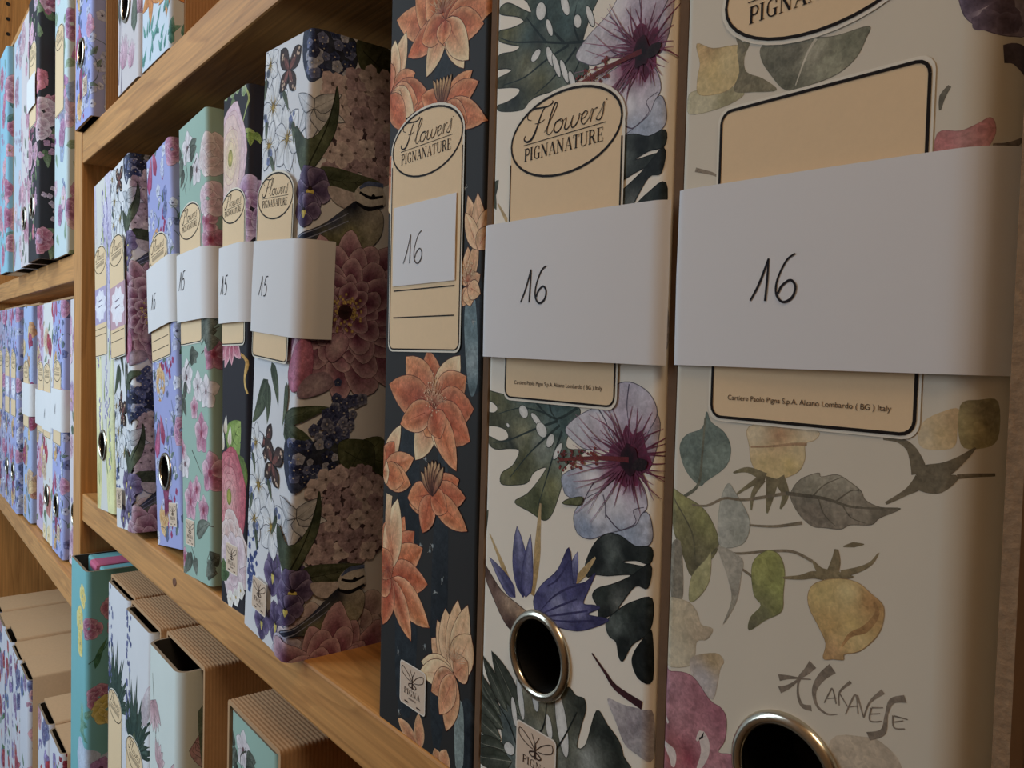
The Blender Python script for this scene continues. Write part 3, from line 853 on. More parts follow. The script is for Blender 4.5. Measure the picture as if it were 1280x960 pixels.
    def hibiscus():
        LIL, BLU, WH = (216, 212, 218), (164, 174, 194), (234, 230, 230)
        O = (98, 94, 108)
        a.field([(77.1,131.8),(79.7,136.4),(80.9,145.7),(78,149.1),(74.1,143.9),(71.6,135.5)], [((78.3,141.2), (190, 178, 190)), ((72.8,135.6), (122, 62, 92))], outline=O)
        a.field([(42.7,140.4),(48,144.9),(56.9,149.2),(62.5,154.7),(69.4,156.6),(77,153.9),(80,148.6),(77.4,142.9),(72,135.5),(61.5,135.9),(52.3,135.2),(46.9,137)], [((48.2,140.2), (208, 208, 214)), ((59.2,149), WH), ((63.2,139.7), (208, 196, 206)), ((69.4,135.9), (118, 44, 78)), ((73.8,151.3), (208, 200, 210)), ((68.2,145.8), (192, 178, 196))], outline=O)
        a.field([(42.5,121.8),(41.8,125.5),(48.7,129.1),(61.7,132.4),(69.6,133),(62.9,126.1),(56.7,121.2),(49.6,119.3),(44.3,119.6)], [((45,122.1), BLU), ((54.5,126.9), WH), ((67,132.4), (140, 62, 94))], outline=O)
        a.field([(62.6,111.1),(70.3,114.8),(77.6,120.2),(79.9,114.5),(78.4,110.6),(71.4,109.5)], [((71.3,112.2), (168, 180, 200)), ((77.7,117.1), (186, 188, 200))], outline=O)
        a.field([(49.5,108.9),(47.8,114.4),(52.9,120),(61.1,124.5),(69.6,131.2),(75.6,127.9),(77.9,122.1),(75.6,118.9),(73.8,115.8),(69.5,113.6),(62.6,111.1),(55.3,108)], [((53.3,110.7), (148, 164, 190)), ((56.8,117.3), WH), ((65.8,120.1), (224, 222, 226)), ((70.6,129.7), (150, 76, 108)), ((75.1,121.6), (204, 198, 208)), ((67.8,113.4), (178, 188, 206))], outline=O)
        for q in ([(56.9,148.2),(60.3,144.6),(63.1,140.3),(68.6,136.4)], [(56.5,125.8),(53.8,122.1),(51.1,117)], [(61.4,116.8),(66,113.7),(68.7,113.4),(73.7,116.4),(72.7,119.7),(76.7,121.3)], [(60.3,122.4),(61.3,119.3),(61.5,115.5)], [(69.4,156),(68.8,149.7),(70,143.5)]):
            a.stroke(q, .5, .2, (96, 84, 104))
        c = [(70.4,134.1)][0]
        a.disc(c, 7, 8, (56, 8, 26), (126, 40, 76), wob=.3, k=18)
        radial(a, c, 46, 7, 17, (74, 10, 34), (150, 84, 118), .9)
        radial(a, c, 18, 18, 30, (96, 24, 54), (180, 140, 160), .6, 2.2, 4.2)
        a.disc(c, 3.2, 4.4, (26, 4, 12), (60, 10, 30), wob=.2)
        a.field([(73.7,134.8),(77.4,134.6),(76.7,132.1),(73.8,131.4),(71.7,132.1)], [((74.6,133.4), (40, 22, 24))])
        a.stroke([(70.4,134.1),(57.1,133.1),(40.6,130.5)], 1.6, .8, (112, 30, 38), (140, 62, 46))
        for i in range(60):
            t = rng.random(); p = np.array([(58,133.3)][0]) * (1 - t) + np.array([(40.1,130.3)][0]) * t
            a.disc((p[0] + rng.uniform(-.8, .8), p[1] + rng.uniform(-3.2, 3.2)), .5, .5, (150, 62, 48), (110, 34, 36), k=6)
        a.field([(42.7,116.9),(45.1,118.6),(51.5,120.4),(51.1,118),(47.7,117.2)], [((47.1,118.4), (104, 106, 66))], outline=(60, 62, 44))
    def strelitzia():
        VI, VL, VD = (84, 82, 134), (150, 152, 188), (58, 56, 104)
        for q, w in (([(31.7,115.1),(31,104.3),(30.5,94.8),(28.8,83.9)], 2.0), ([(4.5,99.9),(10.5,92.6),(14.6,87.5),(19.4,82.2)], 1.5), ([(57.9,102.9),(52.9,97.1),(48.7,92.7)], 1.6)):
            a.stroke(q, w * .4, w, (202, 172, 120), (190, 150, 86), wm=w * 1.6)
        a.petal((20,80.9), (4.8,91.4), 5.5, VD, VL, ce=VI, outline=(70, 68, 110))
        a.petal((24.1,81.9), (19.8,105.4), 8.5, VD, VL, ce=VI, fat=.75, outline=(62, 60, 104))
        a.petal((25.4,82.3), (27.1,103.9), 6.0, VI, VL, ce=VI, outline=(62, 60, 104))
        a.petal((46.4,89.7), (50,103.1), 5.0, VD, VL, ce=VI)
        a.field([(-1.6,89),(3.1,87.7),(12.2,81.4),(23.1,78.5),(29.1,76.5),(22.7,72.1),(19,69),(13.2,71.7),(4.6,81)], [((0.4,87.9), (86, 62, 56)), ((17.2,78.1), (190, 158, 128)), ((17.5,70.6), (74, 50, 44)), ((26.6,76), (180, 146, 110)), ((8.5,78.9), (120, 92, 80))], outline=(60, 40, 36))
        a.field([(32.3,77.6),(29.5,82.1),(33.3,88.4),(41,95.2),(46,103.5),(48.2,94.5),(48.7,92.6),(54,94.5),(58.1,98.2),(55.2,92.1),(53.3,87.6),(58,88.3),(60.4,88),(55.4,84.8),(62.8,85.6),(64,85.1),(58.3,81.6),(50.8,78.3),(41.8,76.9),(36.5,77.1)],
                [((34.1,82.6), VI), ((38.1,90), (96, 96, 150)), ((45.4,100.7), VD), ((41.5,84.5), VL), ((46.4,89.2), VI), ((54.1,92.5), (70, 66, 112)), ((50.7,80.1), VD), ((60.1,84.1), (66, 62, 108)), ((50.6,83.5), (132, 132, 176))], outline=(54, 50, 92), power=2.5)
        for q in ([(33.1,79.8),(39.3,86),(46.3,90.6),(54,93.9)], [(33.7,78.9),(41.5,83.4),(50.4,88.2)], [(35.4,78.5),(44.7,81.9),(55.3,85.8)], [(37.5,78.1),(48.7,80.6),(62.8,85.2)], [(36,88.7),(41.1,92.1),(46,98.8)]):
            a.stroke(q, .25, .5, (62, 58, 104), wm=.8)
    def dark_leaf():
        G1, G2, G3 = (48, 56, 50), (30, 34, 32), (100, 110, 104)
        a.field([(53.6,100),(57.3,107.1),(62.6,111.1),(67.9,111.5),(73.9,109.7),(79.6,110.4),(79.4,105.8),(74.1,105.5),(69.1,103.9),(78.3,104.3),(78.8,101.3),(71.8,100.9),(63.1,98.5),(57.7,97.6),(54.4,96.1)], [((58.3,104.3), G2), ((64.6,105.7), G3), ((71.5,107.1), G2), ((75.9,103.1), G1)], outline=(26, 30, 28))
        a.field([(57,90.9),(59.2,93.8),(65,96.4),(71.8,100.2),(79.4,105.6),(78.9,98.7),(74.4,98.2),(69.2,91.8),(66.9,88.6),(63.6,86.3),(60.1,84.9),(59.5,87.9)], [((61.6,92.4), G1), ((66.6,90.8), (110, 114, 106)), ((73.5,100.5), G2), ((63.6,87.7), G2)], outline=(26, 30, 28))
        a.field([(63.3,84.7),(68.8,90.3),(74.6,94),(80.3,95.9),(79.9,86.6),(73.9,81),(70.5,75.2),(68.7,75.9),(67.5,79.7),(64.3,81)], [((67.3,84.8), G3), ((73.9,91.1), G1), ((71,79.5), G2), ((78.2,87.9), G2)], outline=(26, 30, 28))
        a.field([(80.7,86.2),(79.1,85.4),(75.2,80.2),(73.8,76.6),(74.8,73.7),(77.2,71.7),(81.3,72.8)], [((76.9,78.2), G2)])
        a.stroke([(57.6,73.4),(63.5,69.3),(68.1,66.3),(78.3,64.7)], .5, 2.6, (84, 44, 46), (70, 34, 40))
        a.field([(64.7,61.8),(70.8,62.4),(78.4,63.6),(81.7,63),(82.2,50.2),(77.3,50),(72.2,51.1),(68.5,56.1)], [((68.3,60.5), (196, 186, 186)), ((75.3,58), (150, 140, 144)), ((78.9,51.9), (184, 176, 176))])
    def palm():
        G, T2, D = (78, 80, 58), (70, 84, 84), (44, 48, 40)
        a.field([(24.1,53.2),(28.7,51.9),(32.1,51.5),(39.6,52.8),(44.2,55.2),(47.6,59.5),(51.2,58),(54.8,58.3),(55.7,55.2),(54,49.8),(52.3,42.3),(56.1,44.5),(60.3,56.6),(65,54.1),(69.6,51.3),(71.7,47.6),(71.8,41.2),(25.5,20.2),(13.5,18.8),(14.9,30.2),(11.5,38.1),(17.3,44.8)],
                [((28.9,48.3), (130, 124, 96)), ((37.7,49.3), (140, 132, 104)), ((51.8,55.8), D), ((18.9,36.3), T2), ((25,31.9), (120, 134, 130)), ((46.4,40.6), G), ((64.2,51.1), (40, 46, 42)), ((58.2,39.3), (176, 180, 172)), ((44.6,34.9), (132, 136, 124)), ((69,43.3), D)], outline=(40, 44, 36), jit=9)
        for b, t, w in (([(24.6,41.5)], [(7.5,58.5)], 9), ([(17.5,40.3)], [(2.1,55.2)], 6), ([(14,37.5)], [(-6.1,51)], 6), ([(15.4,33.4)], [(-5.7,41)], 7), ([(14.3,29.2)], [(-6,32.4)], 7.5), ([(18.1,26.9)], [(-4.9,21.5)], 7), ([(20.6,24.1)], [(-3.3,16.4)], 8)):
            a.petal(b[0], t[0], w, (96, 104, 88), D, ce=(56, 60, 46), fat=.8, outline=(38, 40, 34), vein=(150, 150, 130))
        for q, rx, ry in (([(45.1,46.4)], 2.6, 10), ([(32,49.5)], 1.6, 3.6), ([(39,43.3)], 1.6, 4), ([(24.3,47.4)], 1.6, 7), ([(19,28)], 3, 2.2), ([(21.1,41.7)], 1.4, 5)):
            a.disc(q[0], rx, ry, (232, 230, 222), (216, 214, 206), rot=.25, outline=(60, 62, 52))
        for q in ([(25.3,23.9),(22.7,31),(17.7,37.3),(10,42.2)], [(25.1,28.3),(35.8,41.4),(37.6,50.7)], [(34.2,27.7),(44.4,39.8),(51.9,53.1)]):
            a.stroke(q, 1.0, .3, (40, 46, 42))
    o = a.off.copy()
    for dv in (-116.3, 0.0, 116.3):
        a.off = o + (0, dv)
        if dv > -100:
            if dv > 50: a.off = o; monstera_top(); a.off = o + (0, dv)
            else: monstera()
            hibiscus()
        if dv > -100: dark_leaf(); strelitzia()
    a.off = o
    palm()
    # leaf tips that come in over the left edge
    for p, t in (([(-3.9,97.4)], [(3.5,108.2)]), ([(-5.5,103.5)], [(1.9,115.7)]), ([(-7.1,108)], [(1.2,101.6)]), ([(-2.2,218.3)], [(4.8,224.3)]), ([(-3.3,225.5)], [(3.8,214)])):
        a.petal(p[0], t[0], 7, (60, 66, 52), (88, 92, 66), ce=(40, 46, 40))

def roses(a):
    ST = (126, 110, 82)
    def wash(pts, cols, **k): a.field(pts, cols, jit=4, ow=.15, **k)
    # upper bud, leaf and petals
    wash([(2.5,229.1),(2.1,234.3),(7.5,234.4),(16.2,232.9),(19.8,230.2),(13,228.5)], [((7.7,230.5), (214, 204, 160)), ((14.6,231), (164, 154, 104))], outline=(160, 146, 104))
    wash([(4.3,247.1),(9.7,244.4),(17.8,242.9),(18.4,239),(17.8,234.4),(13.7,232.3),(5.8,233.4),(4.9,237.6),(5.6,241.7)], [((8,243.9), (200, 158, 92)), ((10,238.4), (226, 192, 112)), ((14.2,239.4), (224, 198, 130)), ((6.6,235), (218, 190, 120))], outline=(180, 146, 90))
    wash([(17.3,242.7),(21.1,243),(19.5,239.5),(20.3,235.7),(25.1,232.9),(29.2,229.1),(22.8,230.1),(16.7,231.8),(18.1,236.2)], [((19.1,240.9), (130, 122, 88)), ((19.4,234.7), (112, 104, 74)), ((25.9,230.7), (120, 112, 80))])
    a.stroke([(16,248.9),(17,245.6),(19.3,240.8)], .4, 1.6, (110, 104, 80))
    wash([(24.7,241),(31.5,241.4),(38.7,238.9),(44.2,237.7),(51.6,237.6),(51.1,235.1),(49,231.5),(44.6,229),(37.8,228.2),(31.7,228.5),(27.3,233.3),(24.5,237.7)], [((28.8,235.6), (96, 98, 80)), ((33.8,237.5), (106, 106, 88)), ((32,230.2), (84, 86, 66)), ((41.8,232.8), (150, 152, 120)), ((46.9,235.1), (112, 116, 90)), ((38.9,234.8), (170, 166, 140))], outline=(88, 88, 68))
    a.stroke([(39.1,238.5),(36.8,235.4),(34.2,229)], .8, .3, (206, 200, 176))
    wash([(71,240.2),(82.9,236.2),(83.2,229.4),(80.5,228.5),(77.1,229.1),(73.5,231.3),(71,234.8)], [((72.3,235.5), (80, 62, 92)), ((76.3,234.2), (196, 186, 206)), ((76,230.3), (92, 74, 104)), ((79.4,231.1), (120, 104, 132)), ((78.2,235.7), (190, 180, 200))], outline=(66, 50, 76))
    for q, s in (([(77.8,233.2)], 3.4), ([(75.5,231.8)], 2.6), ([(79.6,231.1)], 2.8), ([(73.7,236.6)], 3)): a.disc(q[0], s, s * .8, (60, 46, 72), (90, 74, 104), wob=.2)
    a.stroke([(78.7,225.1),(81.5,225.1),(85.3,222.7)], 3.5, 5, (66, 54, 70))
    wash([(67.3,211.3),(71.8,210.9),(74.8,211.9),(76.8,212.9),(77.8,211.6),(77.7,209),(75.1,205.7),(67.6,204.8)], [((69.3,209), (196, 104, 106)), ((75.9,211.5), (206, 120, 124)), ((72.9,209.4), (216, 142, 140))], outline=(176, 110, 108))
    a.stroke([(67.6,215.9),(68,218.6),(69.3,220.4)], .4, .8, (96, 92, 76), wm=1.4)
    a.stroke([(77.5,207.4),(80.5,207.1),(83.7,208.8)], .8, .8, (120, 104, 90), wm=2.0)
    a.stroke([(5.3,213.9),(10.3,212.2),(12.5,211.1)], 1.2, .5, (150, 132, 108))
    # lower: teal leaf, rose, serrated leaf
    wash([(11.7,150),(13.3,147.4),(17.5,145.1),(19.7,141.2),(18.4,136.5),(12.5,131.9),(10.2,130.4),(5.6,133.7),(3.2,139.4),(5.2,143.2),(10.5,145.6)], [((7.3,140.2), (96, 120, 112)), ((16,138.1), (116, 138, 126)), ((11.9,145.4), (84, 106, 98)), ((10.6,132.8), (90, 110, 98))], outline=(78, 98, 90))
    a.stroke([(11.3,148.4),(10.8,139.1),(9.9,130.7),(5.4,126.7)], .5, 1.0, (92, 96, 76))
    wash([(24.9,147.3),(35.2,148.9),(43.4,147.9),(42.9,145.8),(40.4,144.5),(40.5,141.1),(38.8,137.7),(34.2,135.5),(29.2,135.7),(26.2,137.9),(25.2,142.2)], [((30,138.3), (222, 190, 116)), ((36.4,139.2), (228, 196, 112)), ((33.7,145.9), (204, 146, 96)), ((27.1,145.3), (232, 212, 168)), ((41.4,147), (232, 212, 172)), ((38.5,142.9), (226, 200, 140))], outline=(190, 156, 104))
    a.stroke([(25.6,142.2),(31.4,143),(36.9,144.1),(40.8,144.5)], .4, .8, (176, 130, 84))
    for q, w in (([(20.7,135.1),(25,136.4),(30.1,135.1)], 2.6), ([(21.8,129.7),(25.6,132.6),(28.9,134.9)], 1.8), ([(26.4,126.5),(26.8,130.6),(29.3,134.8)], 2.0), ([(30.9,126.5),(31.5,130.6),(32.1,135.4)], 3.8), ([(34.5,128.2),(35.7,132),(33.7,135.6)], 3.6)):
        a.stroke(q, .4, w, (120, 112, 72), (112, 98, 62))
    wash([(37.3,132.9),(39.6,136.1),(44,138.2),(44.8,137.4),(48.7,138.4),(51.9,137.1),(54.4,135.5),(55.5,133.7),(58.8,132.7),(63.2,133.1),(58.9,130.4),(57,128.5),(52.3,127.6),(50,126.2),(46,125.8),(43.1,125.6),(40,127.4),(37.5,130.5)], [((42.7,134.4), (150, 144, 120)), ((49.9,135.5), (166, 158, 134)), ((43,128.3), (112, 100, 84)), ((51.5,129.8), (142, 130, 110)), ((59.5,131.8), (104, 94, 74))], outline=(98, 88, 70))
    a.stroke([(35.9,132.2),(45.7,132.5),(52.8,131.7),(63.2,133.1)], 1.0, .3, (86, 78, 60))
    for q in ([(42.8,132.5),(45.6,135.6),(49.8,138)], [(48.6,132.3),(52,135.2),(54,135.5)], [(44.3,132.3),(45.9,128.8),(48.9,126.6)], [(50.1,131.9),(52.3,129.3),(55.7,128.6)]): a.stroke(q, .4, .15, (92, 84, 66))
    # bud and branch at the right
    wash([(66.1,149.1),(67.3,152.2),(70.7,154.3),(73.8,155.1),(73.7,151),(73.3,147.4),(69.9,146.4),(66.9,146.7)], [((70.9,149.5), (222, 186, 120)), ((72.4,153.3), (216, 178, 120)), ((67.4,149.2), (228, 206, 160))])
    wash([(74,155.8),(77.2,157.1),(81,156.8),(81.3,149.4),(77.7,147.3),(74.4,148.1)], [((76.4,151.2), (176, 160, 96)), ((79,154.9), (130, 120, 80))])
    for q, w0, w1, wm in (([(58.8,147.7),(62,147.7),(64.5,146.4),(65.9,144.1),(66.9,141.1)], .7, 3.6, 1.8), ([(60,133.7),(63.1,135.9),(65.5,137.8),(67.2,139.6)], .6, 3.2, 1.3), ([(66.3,140.3),(68.9,141.5),(71.8,142.6),(74.5,144.8),(77.1,147.5)], 4.2, .3, 3.0), ([(66.3,139.8),(69,139.3),(71.9,140.1),(74.1,141.4)], 4.0, .8, 4.2), ([(74.1,141.4),(76.8,141.9),(81.1,142.2)], .9, .6, .8)):
        a.stroke(q, w0, w1, (104, 92, 66), wm=wm)
    a.stroke([(74.6,194.4),(78.2,192.9),(81.6,193.3)], .6, 4, (92, 92, 66))
    wash([(76.1,194.3),(82,193.8),(82.1,190.9),(78.3,190.8)], [((79.2,192.3), (112, 108, 70))])
    # leaves on the left edge
    wash([(-0,128.1),(5.9,126.6),(11.9,124.4),(15.9,119.7),(17,115.3),(13.5,109.9),(8.8,105.7),(5.6,110.6),(1.8,117),(-0.2,121.6)], [((4,124.7), (160, 158, 82)), ((12.1,120.6), (140, 140, 68)), ((9.4,115.3), (104, 98, 54)), ((10.6,109.3), (86, 80, 50)), ((2.2,120.4), (112, 108, 62))], outline=(88, 84, 52))
    a.stroke([(1.4,125.9),(8.3,117.5),(10.6,109.3),(16.5,114.9)], .5, .5, (82, 78, 48))
    wash([(19.2,132.1),(21.3,130.5),(25.5,125.2),(26.1,121.6),(24.1,117.5),(17.9,115.5),(16.6,119.9),(17.2,127.6)], [((20.2,125.1), (176, 180, 166)), ((22.2,119.4), (160, 164, 148)), ((18.7,118.7), (190, 192, 178))], outline=(144, 148, 130))
    for q in ([(8,124.9),(12.8,125.4),(18.3,128.2),(24.4,128.8),(35.9,132.2)], [(26,122.7),(33.1,123.7),(40.4,125.9)], [(17,114.9),(22.4,114.8),(30.9,117.1),(38.1,118.6),(43.5,117.4)], [(16.5,115.2),(22.6,112),(27.4,110.1)]): a.stroke(q, .5, .8, ST)
    wash([(0,110.3),(4.5,114.4),(6.1,100.3),(4.1,98.6),(1.6,98.4)], [((3.4,104.5), (132, 124, 104))])
    wash([(8.1,99.3),(8.8,105.8),(13.4,111.5),(14.7,113.4),(14.4,105.6),(10.5,99.9)], [((11.8,104.9), (176, 172, 108))], outline=(140, 134, 84))
    wash([(17,115.4),(24.2,113.9),(24.2,109.4),(23,102.4),(19.2,95.6),(21.6,102.8),(20,108.4)], [((21.8,108.9), (172, 166, 148)), ((21.2,101.1), (150, 142, 122))])
    wash([(27.3,113.1),(30.9,117.2),(34.5,117.2),(36.3,113.7),(36.2,108),(35.9,103.6),(31.6,100.3),(27.1,96.5),(27.4,99.8),(30.2,103.5),(28,105.9)], [((31,113.9), (166, 170, 74)), ((34.5,109), (144, 152, 62)), ((31.6,101.7), (104, 104, 62)), ((28.4,97.9), (96, 92, 62)), ((33.9,103.8), (132, 136, 62))], outline=(110, 112, 58))
    # drooping yellow rose
    for q, w0, w1, wm in (([(36,111.8),(40.6,113),(43.6,114.3),(46.5,114.7)], .5, 2.2, 1.4), ([(43.6,117.5),(45,116),(46.5,115)], .5, 3.0, 1.6), ([(49.2,121.5),(49.2,118.7),(48.3,115.1)], .8, 3.0, 2.2), ([(45.8,115.1),(49.4,115.5),(53.5,116.2)], 2.6, .3, 2.2), ([(50.8,122.4),(53.2,123.3),(55.6,123.9)], .2, .2, 1.2), ([(50.7,116.2),(54.8,118.2),(57.4,120.2),(58.9,122.7)], 1.6, .2, .9)):
        a.stroke(q, w0, w1, (124, 106, 66), wm=wm)
    wash([(42.7,109.6),(44.4,112.5),(49.4,114.8),(54.2,115.2),(57.7,113.4),(60.4,111.5),(60.5,107.7),(59.1,104.1),(55.6,100),(52.2,98.3),(51.9,96.9),(49.5,96.3),(47.1,95.7),(47.6,99.3),(45.6,102.8),(43.2,106.3)], [((46.7,110.6), (222, 192, 106)), ((52.3,112.1), (232, 208, 130)), ((48.4,104.3), (206, 162, 84)), ((54,105.2), (222, 186, 98)), ((59.2,108.6), (206, 152, 76)), ((49.4,97.8), (198, 146, 84)), ((57.8,111.5), (196, 132, 62)), ((55.5,101.7), (230, 196, 120))], outline=(178, 132, 72))
    a.stroke([(58.4,111.7),(59.2,109.3),(56.7,105.3),(53.4,103),(51.5,99.8)], .6, .4, (180, 124, 60), wm=1.6)
    # pale leaf and red peony at the lower left
    wash([(-0.5,97),(7.2,98.6),(10.7,96.8),(12.3,93.7),(16.1,93.6),(14.3,90.3),(11,88.6),(9.8,82.2),(0.8,79.3),(-1.1,87)], [((3.3,93.1), (206, 188, 148)), ((13.3,91.6), (190, 166, 130)), ((3.7,84.3), (216, 202, 166))], outline=(184, 162, 124))
    wash([(9.8,84.2),(17.3,87.6),(19.9,86.3),(18.8,83.6),(16.9,75.2),(12,78.2),(9.4,80.5)], [((16.4,85.9), (190, 158, 108)), ((13.8,79.6), (196, 188, 190))])
    wash([(-1.6,74.8),(3,78),(10,79.1),(15.9,74.8),(19.7,73.9),(21.4,71.5),(21.1,66),(19.3,62.1),(24.7,62.8),(25.1,52.4),(-1.8,40)], [((4.1,74.7), (190, 122, 140)), ((13.1,73.8), (168, 92, 110)), ((5.5,66.2), (196, 124, 138)), ((3.9,55.8), (168, 76, 80)), ((15.5,63.7), (202, 124, 140)), ((18.9,71.3), (170, 84, 108)), ((10,56.7), (150, 40, 62)), ((17.7,55.2), (210, 140, 152))], outline=(120, 50, 76))
    for q in ([(-0.4,57.3),(3.9,55.8),(4.6,52)], [(12.2,62.4),(14,64.7),(15.1,60.4),(13,54.7)], [(-0.2,65.7),(2.5,63.4)]): a.stroke(q, .5, 1, (232, 214, 206), wm=3.4)
    wash([(49.6,77.4),(57.8,81.5),(61.7,81.6),(65.6,78.7),(66.6,71.5),(51.6,64.6)], [((56.6,77.5), (206, 186, 156)), ((62,75.9), (196, 176, 148))])
    # the painter's signature, brushed
    K = (128, 112, 94)
    for q, w0, w1, wm in (([(44.6,93.5),(43.1,91.3),(41.3,88.9),(41.1,85.3),(42.3,82.9),(44.7,83.1)], 6, 4, 1.4), ([(35.9,87.4),(38.6,88.4),(42.4,89.3),(44.3,89.8)], 4.6, .6, 1.5), ([(36.2,84.5),(38.7,86.2),(41.7,89.4),(44.1,93)], 4.6, 1.2, 1.8),
                          ([(49.5,94.1),(46.8,91.1),(45.2,87.5),(46,84.3),(48.6,83.2),(51.1,84.1)], 6.4, .6, 2.6), ([(47.8,85.5),(49,88.4),(49.7,89.4),(50.7,86.3)], .8, 1, 1.2), ([(48.1,86.6),(50.7,87.7)], .6, .6, .8),
                          ([(51.4,86.2),(51.4,89.3),(53.9,92.5)], 1, 2.0, 1.2), ([(51.4,89),(53.4,86.7)], 1, .8, 1), ([(53,84.8),(54.1,87.9),(55.2,90),(55.9,85.9)], .8, .8, 1.2), ([(53.7,86.7),(55.9,87.8)], .6, .6, .7),
                          ([(55.5,90.1),(57.2,85.6)], 1.4, .8, 1.2), ([(57.2,85.6),(58.4,89.5),(61.2,92.9)], .8, 3.0, 1.2), ([(58.8,88.4),(58.6,85.5),(61.2,86.3)], 1.1, .7, 1), ([(58.7,87),(60.8,87.9)], .7, .5, .7), ([(58.9,88.5),(61.4,89.4)], .9, .6, .8),
                          ([(66,93),(63.2,91.5),(62.2,88.3),(61.6,84.2),(58.4,81.9)], 4.4, 5.0, 1.8), ([(63.6,88.5),(63.9,86),(66.2,86.6)], 1.1, .7, 1), ([(63.9,87.2),(65.8,88.2)], .7, .5, .7), ([(63.7,88.5),(66.7,88.8)], .9, .7, .8)):
        a.stroke(q, w0 * .36, w1 * .36, K, wm=wm * .34)
    for T in a.tris: T[:, :, 2:5] += (np.array((222, 212, 194)) - T[:, :, 2:5]) * .2     # thin watercolour on cream paper

OR1, OR2, OR3, CRM = (212, 102, 58), (240, 154, 94), (164, 60, 40), (250, 224, 172)
def cactus(a):
    a_off = a.off.copy()
    def fl(c, tips, w, tone=0, st=True, cream=()):
        c = c[0]
        for i, t in enumerate(tips):
            cb, ct = mix(OR3, OR1, rng.random()), mix(OR1, OR2, rng.random())
            if i in cream: ct = CRM; cb = OR1
            if tone: cb, ct = mix(cb, CRM, tone), mix(ct, CRM, tone)
            a.petal(c, t, w * rng.uniform(.78, .98), cb, ct, ce=mix(ct, CRM, .45), fat=.85, outline=mix(OR3, (60, 26, 20), .6), ow=.25, tipw=.2, jit=7)
            a.stroke([np.array(c) * .75 + np.array(t) * .25, np.array(c) * .2 + np.array(t) * .8], .5, .15, mix(cb, OR3, .5), mix(ct, OR3, .25), smooth=False)
        if st:
            radial(a, (c[0], c[1] + 2), 34, 3, 8.5, (176, 92, 60), (246, 216, 170), .45, .2, 2.9)
            for i in range(26):
                a.disc((c[0] + rng.uniform(-5, 5), c[1] + rng.uniform(3, 10)), .45, .45, (246, 222, 176), (206, 150, 100), k=6)
    # faint ribbed cactus behind the flowers
    for x0, x1, y0, y1 in ((16, 30, 15, 150), (44, 52, 10, 130), (38, 47, 170, 320), (60, 73, 150, 190), (64, 73, 4, 30)):
        a.field([(x0, y0), (x1, y0), (x1 + 2, (y0 + y1) / 2), (x1 - 1, y1), (x0 + 2, y1), (x0 - 2, (y0 + y1) / 2)], [((x0, y0), (44, 52, 58)), ((x1, y1), (52, 60, 66)), (((x0 + x1) / 2, (y0 + y1) / 2), (36, 42, 48))], jit=3)
    a.field([(62.6,184),(68.3,182.8),(70.9,155.7),(68,147.1),(64.6,151.7),(61.4,172.6)], [((66.2,174.4), (112, 136, 142)), ((67.6,159.3), (150, 166, 168)), ((67.9,149.9), (92, 112, 116))])
    a.field([(60.8,26.3),(66,26.9),(66.8,5),(61.7,2.9)], [((63,16.6), (140, 156, 152))])
    for i in range(46):
        p = (rng.uniform(4, 68), rng.uniform(5, 315)); a.disc(p, .8, .9, (150, 160, 160), (96, 106, 110), k=6)
        for k in range(3): t = rng.uniform(0, 6.28); a.stroke([p, (p[0] + 2 * math.cos(t), p[1] + 2 * math.sin(t))], .15, .08, (190, 190, 180), smooth=False)
    # right-hand flower above the grey stem
    fl([(63.2,188.7)], [(59.6,198.5),(62.7,203.9),(69,206.1),(71.1,192.9),(60.2,181.2),(65.2,181.1),(71.4,185.5)], 8, tone=.55)
    for (x, dy) in ((0, 0),):
        # big open flower at the top
        fl([(42.3,292.1)], [(5.8,306.2),(21,310.8),(30.5,312.6),(47,307),(60.8,298.6),(75.9,290.9),(70,285.1)], 17, st=False)
        fl([(44,294.5)], [(15.8,287.6),(31,275.4),(26.6,290.7),(57.7,271.9),(50.5,282.9),(60.8,274.3),(42.5,285.2)], 13, st=False, cream=(1, 3, 5))
        radial(a, [(42.1,298)][0], 40, 4, 13, (150, 70, 50), (240, 206, 150), .6, .3, 2.8)
        # half flower over the left edge
        fl([(1.6,275.3)], [(14.4,298.9),(5.1,297.9),(22.1,279.7),(34.1,266.6),(24.5,266.8),(21.7,263.3),(8.4,264.1),(-5.6,291.2),(14.9,257.4)], 15, st=False, cream=(0, 1, 5, 6))
        # bud with yellow stamens
        fl([(43.5,260.5)], [(22.7,264.1),(27.4,268.7),(63.4,269.9),(67.6,264.7),(72.9,249.3),(60.9,250.9),(47.2,254.8)], 12, st=False, cream=())
        for x in range(262, 352, 15):
            a.petal((43.5,259.5), [(36,274.1),(39.3,274.2),(42.4,274.4),(45,274.9),(47.9,273.5),(50.9,272.2)][(x - 262) // 15] if False else (np.array([(36.1,273.1)][0]) + (np.array([(51.8,272)][0]) - np.array([(36.1,273.1)][0])) * (x - 262) / 88), 3.2, (140, 66, 46), (226, 186, 120), ce=(92, 50, 36), fat=1.2, outline=(70, 36, 26), ow=.3)
        fl([(1.8,240.6)], [(6.9,248.4),(9.6,230.8),(13.5,238.7),(3.5,223)], 12, st=False, cream=(3,))
        fl([(69.2,202)], [(61.9,223.4),(68.4,223.5),(73.3,217.2),(60.5,217),(75.1,210.6)], 9, tone=.6, st=False)
    # big flower under the label
    fl([(41.5,140.6)], [(36,164.7),(18.8,161.4),(59.2,162.5),(63.7,154.5),(5.1,149.1),(69,142.4),(67.1,129.9)], 20, st=False, cream=(2,))
    fl([(41.5,140.6)], [(28,118.2),(35.4,128.9),(52.1,121.5),(58.4,117.4),(15.3,132.3),(46.5,128.9)], 16, st=False, cream=(0, 2))
    radial(a, [(41.5,142.6)][0], 60, 4, 11, (166, 82, 56), (240, 196, 150), .5, .1, 3.0)
